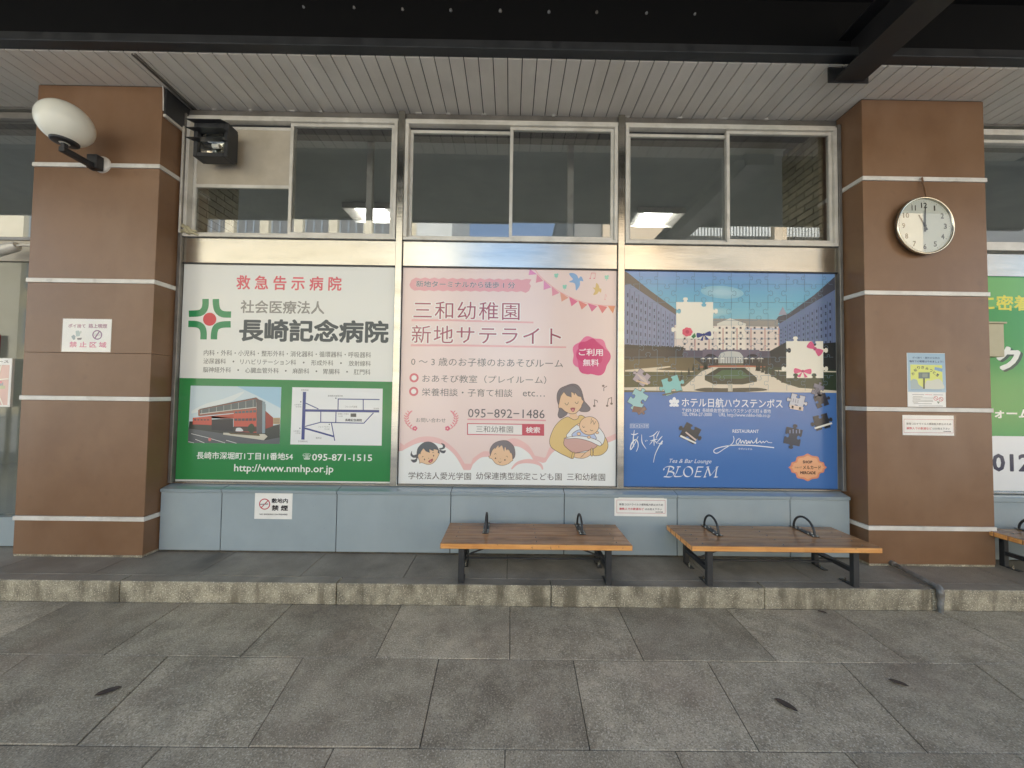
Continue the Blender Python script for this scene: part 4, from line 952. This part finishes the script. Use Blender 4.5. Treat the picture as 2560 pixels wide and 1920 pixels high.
n3 = notice('notice', 3.262, 3.69, 1.216, 1.382, 3.03, 'red-bordered notice in a plastic sleeve, lowest on the clock pillar', sleeve=.012)
P = Print('D', 3.028); P.k = .533; P.cw = 8; covid_text(P, lambda u, v: (22 + (u - 215) * .531, 1215 + (v - 145) * .533 + 0)); P.build('red_border', n3)
n4 = notice('notice', 3.308, 3.628, 1.451, 1.901, 3.03, 'blue, yellow and white illustrated sheet in the middle of the clock pillar')
P = Print('D', 3.028)
P.poly([(122, 86), (803, 100), (826, 800), (140, 792)], (150, 182, 204), 1)
P.poly([(178, 298), (752, 310), (768, 742), (190, 738)], (206, 216, 116), 2)
P.poly(cr([(182, 600), (230, 560), (300, 580), (330, 660), (420, 735), (192, 737)], 4), (150, 172, 178), 2.5)
P.poly(cr([(450, 640), (480, 590), (560, 590), (620, 570), (700, 560), (766, 640), (766, 740), (420, 738)], 4), (196, 202, 192), 2.5)
P.rect(325, 440, 530, 552, (88, 112, 118), 3); P.rect(395, 460, 490, 530, (120, 140, 134), 3.4); P.rect(408, 552, 442, 738, (82, 92, 70), 3.2)
P.poly([(618, 342), (760, 372), (752, 432), (612, 396)], (120, 160, 196), 3)
P.text('ポイ捨て・屋外の公共の', 215, 174, 710, 180, 36, (70, 92, 120), 2, bold=.015); P.text('場所での喫煙はやめましょう！', 158, 240, 772, 246, 40, (64, 84, 116), 2, bold=.02)
for ch, a, b, ro in (('お', 225, 462, .7), ('知', 268, 402, .5), ('り', 328, 355, .25), ('き', 400, 352, 0), ('み', 478, 372, -.2), ('つ', 550, 408, -.4), ('と', 612, 446, -.5), ('！', 668, 490, -.6)): P.text(ch, a - 26, b, a + 26, b, 54, (66, 84, 88), 3.6, bold=.02, rot=ro)
for v, a, b, c in ((840, 215, 430, (110, 100, 120)), (842, 445, 575, (200, 120, 116)), (845, 595, 770, (120, 104, 120)), (875, 230, 400, (150, 148, 144)), (900, 218, 595, (140, 138, 134)), (920, 225, 360, (150, 148, 144)), (940, 218, 585, (150, 148, 144)), (962, 218, 590, (140, 138, 134)), (982, 228, 320, (150, 148, 144)), (1004, 240, 570, (130, 128, 126)), (1044, 330, 770, (130, 128, 126)), (755, 190, 750, (96, 130, 160))):
    P.stroke([(a, v), (b, v + 4)], 7, c, 2)
for a, b in ((640, 910), (732, 925)): P.stroke(ell(a, b, 36, 36, n=20), 9, (204, 110, 118), 2, closed=True); P.stroke([(a - 24, b - 24), (a + 24, b + 24)], 8, (204, 110, 118), 2.6)
P.poly([(655, 965), (715, 968), (685, 1010)], (150, 160, 146), 2); P.build('printed_picture', n4)
n5 = notice('notice', -3.702, -3.302, 1.812, 2.085, 3.03, 'white notice with pink lettering in a plastic sleeve on the lamp pillar', sleeve=.012)
P = Print('G', 3.028); mg = (184, 150, 166)
P.text('ポイ捨て', 365, 478, 965, 484, 140, mg, 1, bold=.04); P.text('路上喫煙', 1068, 484, 1710, 490, 150, mg, 1, bold=.04)
P.text('禁 止 区 域', 405, 1126, 1685, 1134, 200, (214, 130, 160), 1, bold=.03)
P.stroke(ell(1370, 793, 152, 148, n=32), 36, (146, 106, 142), 2, closed=True); P.stroke([(1290, 905), (1440, 680)], 40, (146, 106, 142), 2.6)
P.stroke([(1235, 765), (1525, 768)], 12, (120, 100, 130), 2.2); P.stroke([(1235, 822), (1500, 824)], 10, (140, 120, 140), 2.2)
P.poly([(620, 660), (720, 640), (790, 720), (760, 840), (640, 850)], (176, 194, 196), 1.4); P.poly(ell(795, 700, 30, 50, 20), (206, 212, 204), 1.8)
P.poly([(470, 850), (560, 780), (620, 850), (600, 950), (540, 968)], (150, 166, 172), 1.8); P.poly([(665, 900), (840, 890), (815, 960), (690, 966)], (110, 104, 112), 2)
P.build('printed_signs', n5)

# ================================================================== WALL LAMP
t = empty('wall_lamp', (-3.44, 3.03, 3.4), 'white globe lamp on a dark bracket, on the left brown pillar', 'lamp')
gx, gy, gz, gr_ = -3.452, 2.775, 3.545, .158
MB().lathe([(max(.0005, gr_ * math.sin(PI * k / 28)), -gr_ * math.cos(PI * k / 28)) for k in range(29)], (gx, gy, gz), 'Z', 48).build('globe', M_globe, t)
MB().lathe([(.0005, -.012), (.066, -.012), (.078, -.006), (.08, .008), (.07, .016), (.0005, .016)], (gx, gy, 3.402), 'Z', 32).build('globe_holder', M_charcoal, t)
MB().box(gx - .014, gx + .014, gy - .014, gy + .014, 3.335, 3.39, b=.002).build('riser', M_charcoal, t)
MB().box(gx - .022, gx + .022, gy - .02, 2.985, 3.318, 3.358, b=.003).build('arm', M_charcoal, t)
MB().box(-3.494, -3.410, 2.955, 3.012, 3.318, 3.432, b=.004).build('mounting_box', M_charcoal, t)
MB().lathe([(.0005, -.018), (.062, -.018), (.068, -.012), (.07, 0)], (-3.44, 3.03, 3.385), 'Y', 32).build('wall_plate', M_trim, t)

# ================================================================== CLOCK
cx, cy, cz = 3.440, 3.03, 2.961
t = empty('wall_clock', (cx, cy, cz), 'round chrome clock hanging on the right brown pillar', 'clock')
MB().lathe([(.0005, -.004), (.212, -.004), (.226, -.012), (.236, -.026), (.238, -.036)], (cx, cy, cz), 'Y', 64).build('case', M_aludk, t)
MB().lathe([(.238, -.034), (.243, -.041), (.242, -.050), (.236, -.054), (.229, -.051), (.226, -.040)], (cx, cy, cz), 'Y', 64).build('rim', M_chrome, t)
face = MB().lathe([(.0005, -.037), (.2275, -.037)], (cx, cy, cz), 'Y', 48, smooth=False).build('dial', M_clockface, t)
ct = MB()
AFF['K'] = ((cx, 1, 0), (cz, 0, -1), 1)
P = Print('K', cy - .0372); dn = (70, 68, 64)
for h in range(1, 13):
    a = R(90 - 30 * h); u, v = .175 * math.cos(a), -.175 * math.sin(a); w = {10: .052, 11: .036, 12: .052, 1: .013}.get(h, .027)
    P.text(str(h), u - w / 2, v, u + w / 2, v, .046, dn, 1, bold=.03)
for k in range(60):
    a = 2 * PI * k / 60; r1 = .209 if k % 5 else .205; P.stroke([(r1 * math.cos(a), r1 * math.sin(a)), (.214 * math.cos(a), .214 * math.sin(a))], .003 if k % 5 == 0 else .0015, dn, 1)
P.build('minute_marks', t, tname='numeral')
def hand(name, ang, ln_, tail, w, y):
    a = R(90 - ang); d = Vector((math.cos(a), 0, math.sin(a))); n = Vector((-d.z, 0, d.x)); c = Vector((cx, y, cz))
    q = [c - d * tail + n * w * .8, c - d * tail - n * w * .8, c + d * ln_ - n * w * .35, c + d * ln_ + n * w * .35]
    MB().add([p for p in q] + [p + Vector((0, .0015, 0)) for p in q], [(0, 1, 2, 3), (4, 7, 6, 5), (0, 4, 5, 1), (1, 5, 6, 2), (2, 6, 7, 3), (3, 7, 4, 0)]).build(name, M_charcoal, t)
hand('hour_hand', 332, .105, .04, .011, cy - .041); hand('minute_hand', 2, .155, .05, .009, cy - .0435)
MB().lathe([(.0005, -.047), (.010, -.046), (.010, -.039)], (cx, cy, cz), 'Y', 16).build('hand_boss', M_charcoal, t)
MB().lathe([(.0005, -.0495), (.227, -.0495)], (cx, cy, cz), 'Y', 48).build('glass', M_clockglass, t)
MB().tube([(cx + .01, 3.012, 3.385), (cx + .014, 3.008, 3.34), (cx + .02, 3.0, 3.28), (cx + .016, 2.99, 3.20)], .006, 8).build('hanging_strap', M_brown, t)
MB().tube([(cx - .01, 3.016, 3.375), (cx + .012, 3.008, 3.365), (cx + .03, 3.016, 3.345), (cx + .045, 3.024, 3.30), (cx + .05, 3.026, 3.26)], .0022, 6).build('loose_cord', M_brown, t)

# ================================================================== FLOODLIGHT
t = empty('floodlight', (-2.6, 3.22, 3.68), 'black louvred floodlight fixed in front of the leftmost window', 'floodlight')
fx0, fx1, fz0, fz1, fy0, fy1 = -2.735, -2.44, 3.505, 3.80, 3.075, 3.185
def prism(mb, q0, q1):
    mb.add(list(q0) + list(q1), [(0, 1, 2, 3), (7, 6, 5, 4)] + [(i, (i + 1) % 4, (i + 1) % 4 + 4, i + 4) for i in range(4)])
hb = MB()
hb.box(fx0, fx0 + .035, fy0, fy1, fz0, fz1, b=.003).box(fx1 - .035, fx1, fy0, fy1, fz0, fz1, b=.003).box(fx0 + .036, fx1 - .036, fy0, fy1, fz1 - .075, fz1, b=.003).box(fx0 + .036, fx1 - .036, fy0, fy1, fz0, fz0 + .035, b=.003)
hb.box(fx0 + .01, fx1 - .01, fy1 - .012, fy1 + .02, fz0 + .01, fz1 - .01, b=.004)
hb.build('housing', M_charcoal, t)
bx = [fx0 + .036, fx1 - .036, fz0 + .036, fz1 - .076]
mb = MB(); n = 7
for i in range(n):
    for j in range(n - 1):
        pass
vs = []; 
for i in range(n + 1):
    for j in range(n + 1):
        a, b = i / n * 2 - 1, j / n * 2 - 1
        vs.append((bx[0] + (a + 1) / 2 * (bx[1] - bx[0]), fy1 - .02 - .055 * max(a * a, b * b) + random.uniform(-.002, .002), bx[2] + (b + 1) / 2 * (bx[3] - bx[2])))
mb.add(vs, [(i * (n + 1) + j, (i + 1) * (n + 1) + j, (i + 1) * (n + 1) + j + 1, i * (n + 1) + j + 1) for i in range(n) for j in range(n)]); mb.build('reflector', M_reflector, t)
MB().tube([((fx0 + fx1) / 2 - .03, fy1 - .045, 3.635), ((fx0 + fx1) / 2 + .03, fy1 - .045, 3.635)], [.02, .02], 12).build('lamp_tube', M_globe, t)
for zz in (fz1 - .004, fz1 - .075, 3.64):
    vsx = [(fx0 - .03, fy0 - .05, zz - .005), (fx1 - .03, fy0 - .05, zz - .005), (fx1, fy0 + .01, zz), (fx0, fy0 + .01, zz)]
    MB().add(vsx + [(a, b, c + .003) for a, b, c in vsx], [(0, 1, 2, 3), (4, 7, 6, 5), (0, 4, 5, 1), (1, 5, 6, 2), (2, 6, 7, 3), (3, 7, 4, 0)]).build('louvre', M_charcoal, t)
MB().tube([(fx0, 3.13, 3.70), (fx0 - .05, 3.16, 3.70), (-2.83, 3.24, 3.72)], .012, 8).tube([(fx0 - .03, 3.15, 3.7), (fx0 - .05, 3.21, 3.86), (-2.80, 3.24, 3.88)], .006, 8).build('bracket', M_aludk, t)

# conduit and corner trims beside the lamp pillar
cd = empty('cable_conduit', (-2.95, 3.1, 3.9), 'pale cable conduit running back along the top of the lamp pillar', 'conduit')
MB().box(-2.963, -2.940, 3.035, 3.235, 3.815, 3.838, b=.002).build('conduit_bar', M_alu, cd)
MB().box(-2.964, -2.945, 3.04, 3.27, 3.842, 4.06).build('dark_filler', M_charcoal, cd)
MB().tube([(-2.966, 3.026, 4.07), (-2.955, 3.02, 4.03), (-2.952, 3.022, 3.95), (-2.955, 3.028, 3.86)], .004, 6).build('loose_cable', M_trim, cd)
cc = MB().box(-2.905, -2.893, 2.73, 3.28, 4.058, 4.072, b=.001).box(-2.928, -2.918, 2.73, 3.28, 4.060, 4.072, b=.001).build('cable_trunking', M_aludk); tag(cc, 'twin cable trunking along the soffit boards next to the lamp pillar', 'trunking')
jb = MB()
for k in range(9):
    a = random.uniform(-.05, .05); jb.tube([(-2.90 + a, 3.22, 2.93 + random.uniform(-.03, .05)), (-2.87 + a * .5, 3.205, 2.90 + random.uniform(-.02, .05)), (-2.83 + a, 3.22, 2.905 + random.uniform(-.02, .02))], random.uniform(.008, .016), 6)
jb = jb.build('rag_bundle', M_beige); tag(jb, 'crumpled grey-beige sealant and rag at the lower left window corner', 'rag')

# ================================================================== BENCHES
def make_bench():
    t = empty('bench', (0, 0, 0))
    Lb = 1.375; y0 = 0; ph = .04; zt = .441 - .143
    for k in range(5):
        a = y0 + .0855 * k
        mats = MB(); A_ = .003 if k else 0
        z1 = zt + random.uniform(-.001, .001)
        mats.box(0, Lb, a + A_, a + .0850, zt - ph, z1, b=.003, M=M_wood)
        # sawn ends and the front face are unvarnished
        for i, f in enumerate(mats.f):
            vs = [Vector(mats.v[q]) for q in f]; n = (vs[1] - vs[0]).cross(vs[2] - vs[0]).normalized()
            c = sum(vs, Vector()) / len(vs)
            if abs(n.x) > .9 or abs(n.y) > .9: mats.mi[i] = mats.mat(M_woodedge)
        mats.build('plank', None, t)
    for sx, xx in ((1, .148), (-1, 1.213)):
        f = MB().box(xx - .021, xx + .021, .03, .066, 0, zt - ph - .001, b=.002)
        f.box(xx - .016, xx + .016, .067, .375, .095, .125, b=.002)
        f.box(xx - .018, xx + .018, .376, .412, 0, zt - ph - .001, b=.002)
        f.box(xx - .016, xx + .016, .067, .375, zt - ph - .03, zt - ph - .001, b=.002)
        o = f.build('leg_frame', M_charcoal, t)
        for ya, yb in ((.067, .16), (.29, .375)):
            q = MB().box(xx - .018, xx + .018, ya, yb, 0, .006, b=.001).build('foot_plate', M_charcoal, o)
            MB().lathe([(.0005, .028), (.006, .026), (.006, .014), (.011, .012), (.011, .006)], (xx, (ya + yb) / 2 + .01, 0), 'Z', 8, smooth=False).build('anchor_bolt', M_chrome, o)
    MB().tube([(.165, .215, .105), (1.196, .215, .105)], .0075, 8).build('stretcher', M_charcoal, t)
    MB().tube([(.165, .215, .125), (.50, .215, zt - ph - .004)], .007, 8).build('brace', M_charcoal, t)
    MB().tube([(1.196, .215, .125), (.86, .215, zt - ph - .004)], .007, 8).build('brace', M_charcoal, t)
    for xx in (.31, 1.055):
        pts = [(xx, .31 - .105 * math.cos(R(a)), zt + .006 + .108 * math.sin(R(a))) for a in range(0, 181, 12)]
        o = MB().tube(pts, .0085, 10).build('arm_hoop', M_charcoal, t)
        MB().box(xx - .024, xx + .024, .185, .432, zt + .0012, zt + .006, b=.001).build('base_plate', M_charcoal, o)
        for dx in (-.015, .015):
            for yy in (.2, .25, .37, .418): MB().lathe([(.0005, .005), (.005, .004), (.006, 0)], (xx + dx, yy, zt + .006), 'Z', 7).build('bolt', M_chrome, o)
    for xx in (.1, .69, 1.27):
        sb = MB()
        for k in range(5): sb.lathe([(.0005, .0022), (.005, .0015), (.006, 0)], (xx, .043 + .0855 * k, zt + .001), 'Z', 7)
        sb.build('screws', M_chrome, t)
    return t
bench = make_bench()
BL = (-.483, 2.645, .143); GB = 'slatted wooden benches with black frames'
bench.location = BL; WO[bench.name] = Vector(BL)
tag(bench, 'wooden bench with two black hoops, in front of the pink poster', 'bench', GB)
copy_thing(bench, (1.318, 2.65, .143), label='wooden bench with two black hoops, in front of the blue poster and clock pillar', cat='bench', group=GB)
copy_thing(bench, (3.965, 2.66, .143), label='wooden bench cut off by the right picture edge, beyond the clock pillar', cat='bench', group=GB)

# ================================================================== DRAIN PIPE, BOX, LEAVES
t = empty('drain_pipe', (3.1, 2.8, .15), 'grey pipe from the clock pillar foot over the kerb', 'pipe')
MB().tube([(3.147, 3.028, .17), (3.128, 2.86, .167), (3.112, 2.74, .165), (3.102, 2.67, .163)], .0165, 12).build('pipe_run', M_pipe, t)
el = [(3.102 - .012 * math.sin(R(a)), 2.668 - .030 * math.sin(R(a)), .133 + .030 * math.cos(R(a))) for a in range(0, 91, 15)]
MB().tube(el, .022, 12).build('elbow', M_pipe, t)
MB().tube([(3.09, 2.638, .135), (3.088, 2.638, .09)], .021, 12).tube([(3.088, 2.638, .09), (3.088, 2.638, -.005)], .0165, 12).build('down_pipe', M_pipe, t)
MB().tube([(3.147, 3.03, .17), (3.143, 2.995, .17)], .022, 12).build('coupling', M_pipe, t)
t = empty('junction_box', (4.1, 3.12, 1.87), 'beige metal box on the far side of the clock pillar', 'box')
MB().box(4.02, 4.19, 3.07, 3.17, 1.885, 2.165, b=.003).build('box_body', M_beige, t)
MB().box(4.018, 4.20, 3.055, 3.175, 2.166, 2.18, b=.002).build('box_lid', M_beige, t)
MB().tube([(4.2, 3.12, 2.02), (4.215, 3.12, 2.02)], .012, 8).build('lock', M_charcoal, t)
for (x, y, a, s_, lb) in ((-1.975, 1.873, 35, 1, 'dark dead leaf lying on the left of the paving'), (1.368, 1.832, -50, 1, 'dark dead leaf lying centre right on the paving'), (2.079, 1.977, -35, .8, 'faint brown leaf on the paving at the right'), (2.22, 2.615, -30, .55, 'small dead leaf at the kerb foot below the right bench')):
    q = cr([(-.045, .002), (-.02, .02), (.015, .021), (.05, .002), (.02, -.014), (-.02, -.016)], 4, True)
    vs = [(p[0] * s_, p[1] * s_, .0045 + .008 * (p[0] * 20) ** 2 * .3 * s_ + (.004 if abs(p[1]) > .008 else 0)) for p in q]
    ca, sa = math.cos(R(a)), math.sin(R(a)); vs = [(x + u * ca - v * sa, y + u * sa + v * ca, w) for u, v, w in vs]
    c = Vector((x, y, .004)); mb = MB(); k = len(vs)
    mb.add([tuple(c)] + vs, [(0, i + 1, (i + 1) % k + 1) for i in range(k)]); o = mb.build('dead_leaf', M_leaf); tag(o, lb, 'leaf', 'dead leaves on the ground')

# ================================================================== LEFT SIDE BAY
def zf(z): return 1.5 + (z - 1.5) * FS
t = empty('window_bay', (-5, YG, .36), 'glazed bay with dark upper window beyond the lamp pillar', 'window bay')
MB().box(-7, -4.02, YG - .02, YG + .05, zf(4.0), zf(4.06), b=.003).box(-7, -4.02, YG - .02, YG + .05, zf(2.86), zf(2.89), b=.003).build('frame', M_aludk, t)
MB().box(-7, -4.02, YG + .01, YG + .016, zf(2.88), zf(4.0)).build('upper_pane', M_glass, t)
MB().box(-7, -4.02, YG - .01, YG + .03, zf(2.67), zf(2.86), b=.002).build('steel_band', M_infill, t)
MB().box(-7, -4.02, YG + .01, YG + .016, zf(.36), zf(2.67)).build('lower_pane', M_glass_clear, t)
MB().box(-7, -4.02, YG - .05, YG + .05, .15, zf(.36), b=.004).build('plinth', M_blue, t)
t = empty('route_map_board', (-4.8, YG - .02, 1.3), 'pink street map board in the bay left of the lamp pillar', 'map board')
MB().box(-5.35, -4.36, YG - .03, YG - .01, zf(1.335), zf(1.775), b=.002).build('board', M_paper, t)
AFF['L'] = ((-5.35, 1, 0), (zf(1.775), 0, -1), 1)
P = Print('L', YG - .03); P.rect(.02, .06, .97, .41, (222, 186, 178), 1)
for k in range(42):
    a, b = random.uniform(.03, .9), random.uniform(.07, .36); P.rect(a, b, a + random.uniform(.03, .07), b + random.uniform(.015, .045), random.choice([(206, 190, 150), (226, 150, 158), (196, 196, 160), (232, 214, 196), (216, 150, 140), (176, 170, 180)]), 1.5 + .05 * k)
for q in ([(.02, .2), (.4, .24), (.97, .18)], [(.75, .06), (.8, .2), (.78, .41)], [(.9, .06), (.86, .25), (.93, .41)]): P.stroke(q, .012, (236, 228, 216), 4)
P.text('周辺案内  モデルコース', .45, .03, .96, .03, .026, (90, 70, 66), 1, bold=.02); P.build('printed_map', t)
t = empty('shop_sign', (-4.9, YG - .01, 1.8), 'dark red sign with a white character above the street map board', 'sign')
MB().box(-5.4, -4.50, YG - .02, YG - .006, zf(1.785), zf(1.99), b=.002).build('panel', ink((150, 62, 74)), t)
AFF['M'] = ((-4.72, 1, 0), (zf(1.89), 0, -1), 1); P = Print('M', YG - .021); P.text('品', .03, 0, .14, 0, .11, (220, 196, 196), 1, bold=.03); P.build('lettering', t)
t = empty('wire_rack', (-4.6, 3.2, .37), 'white wire leaflet rack below the street map board', 'rack')
for xx in (-4.93, -4.53, -4.42):
    MB().box(xx - .015, xx + .015, 3.17, 3.19, .38, zf(1.335), b=.002).build('upright', M_bluefr if False else M_trim, t)
for zz in (.62, .86, 1.1, 1.24): MB().tube([(-5.2, 3.175, zz), (-4.545, 3.175, zz)], .004, 6).tube([(-5.2, 3.10, zz - .04), (-4.6, 3.10, zz - .04), (-4.56, 3.17, zz + .01)], .004, 6).build('wire_shelf', M_trim, t)
t = empty('spotlight', (-4.15, 3.2, 2.72), 'silver tubular spotlight at the left picture edge', 'spotlight')
MB().tube([(-4.42, 3.12, 2.665), (-4.41, 3.12, 2.668), (-4.26, 3.12, 2.715), (-4.235, 3.12, 2.725)], [.038, .042, .042, .03], 20).build('can', M_pipe if False else M_alu, t)
MB().tube([(-4.245, 3.12, 2.722), (-4.20, 3.13, 2.735), (-4.12, 3.18, 2.75), (-4.03, 3.24, 2.75)], .012, 10).build('stem', M_alu, t)

# ================================================================== RIGHT SIDE BAY
t = empty('window_bay', (5, YG, .69), 'window bay with grey upper window beyond the clock pillar', 'window bay')
MB().box(4.0, 7, YG - .03, YG + .05, zf(4.0), zf(4.055), b=.003).box(4.0, 7, YG - .02, YG + .05, zf(3.93), zf(3.96), b=.003).box(4.0, 7, YG - .03, YG + .05, zf(2.905), zf(2.985), b=.003).build('frame', M_alu, t)
MB().box(4.0, 7, YG + .01, YG + .016, zf(2.98), zf(3.94)).build('upper_pane', M_glass, t)
MB().box(4.0, 7, YG - .006, YG + .03, zf(2.67), zf(2.88), b=.002).build('steel_band', M_steel, t)
MB().box(4.0, 7, YG - .022, YG + .02, .694, .712, b=.003).build('sill_rail', M_steel, t)
p4 = poster('poster', 4.0, 6.0, 'green and white poster with yellow lettering, cut off by the right picture edge', (64, 152, 70), group=GP)
P = Print('I', YG)
P.poly([(1200, 1622), (2600, 1640), (2600, 2200), (1200, 2160)], (228, 230, 230), 1)
P.mb.v = [(max(4.001, min(5.99, v[0])), v[1], max(.714, v[2])) for v in P.mb.v]
P.build('white_field', p4); P = Print('I', YG)
P.poly([(1290, 310), (2600, 330), (2600, 600), (1290, 560)], (112, 178, 96), .5)
P.text('に密着した', 1225, 522, 1950, 530, 130, (226, 216, 72), 2, bold=.025)
P.text('クリーン', 1378, 998, 2300, 1010, 200, (40, 66, 48), 2, bold=.06); P.text('クリーン', 1360, 985, 2282, 997, 200, (232, 234, 228), 3, bold=.05)
P.text('ォーム', 1345, 1440, 1640, 1444, 76, (232, 236, 228), 2, bold=.035)
P.text('0120', 1322, 1840, 1752, 1846, 146, (60, 56, 72), 2, bold=.03)
P.mb.v = [(max(4.001, min(5.99, v[0])), v[1], v[2]) for v in P.mb.v]
P.build('pale_green_field', p4)
lw2 = empty('low_wall', (5.5, 3.2, .143), 'blue-grey enamelled low wall beyond the clock pillar', 'wall')
for a, b in ((4.02, 4.99), (4.99, 5.96), (5.96, 6.93)):
    MB().box(a + .003, b - .003, 3.155, 3.2, .15, .640, b=.003).build('wall_panel', M_blue, lw2)
    MB().box(a + .003, b - .003, 3.146, 3.245, .643, .688, b=.003).build('coping_slab', M_blue, lw2)
MB().box(4.02, 6.95, 3.17, 3.34, .143, .66).build('wall_core', M_dark, lw2)
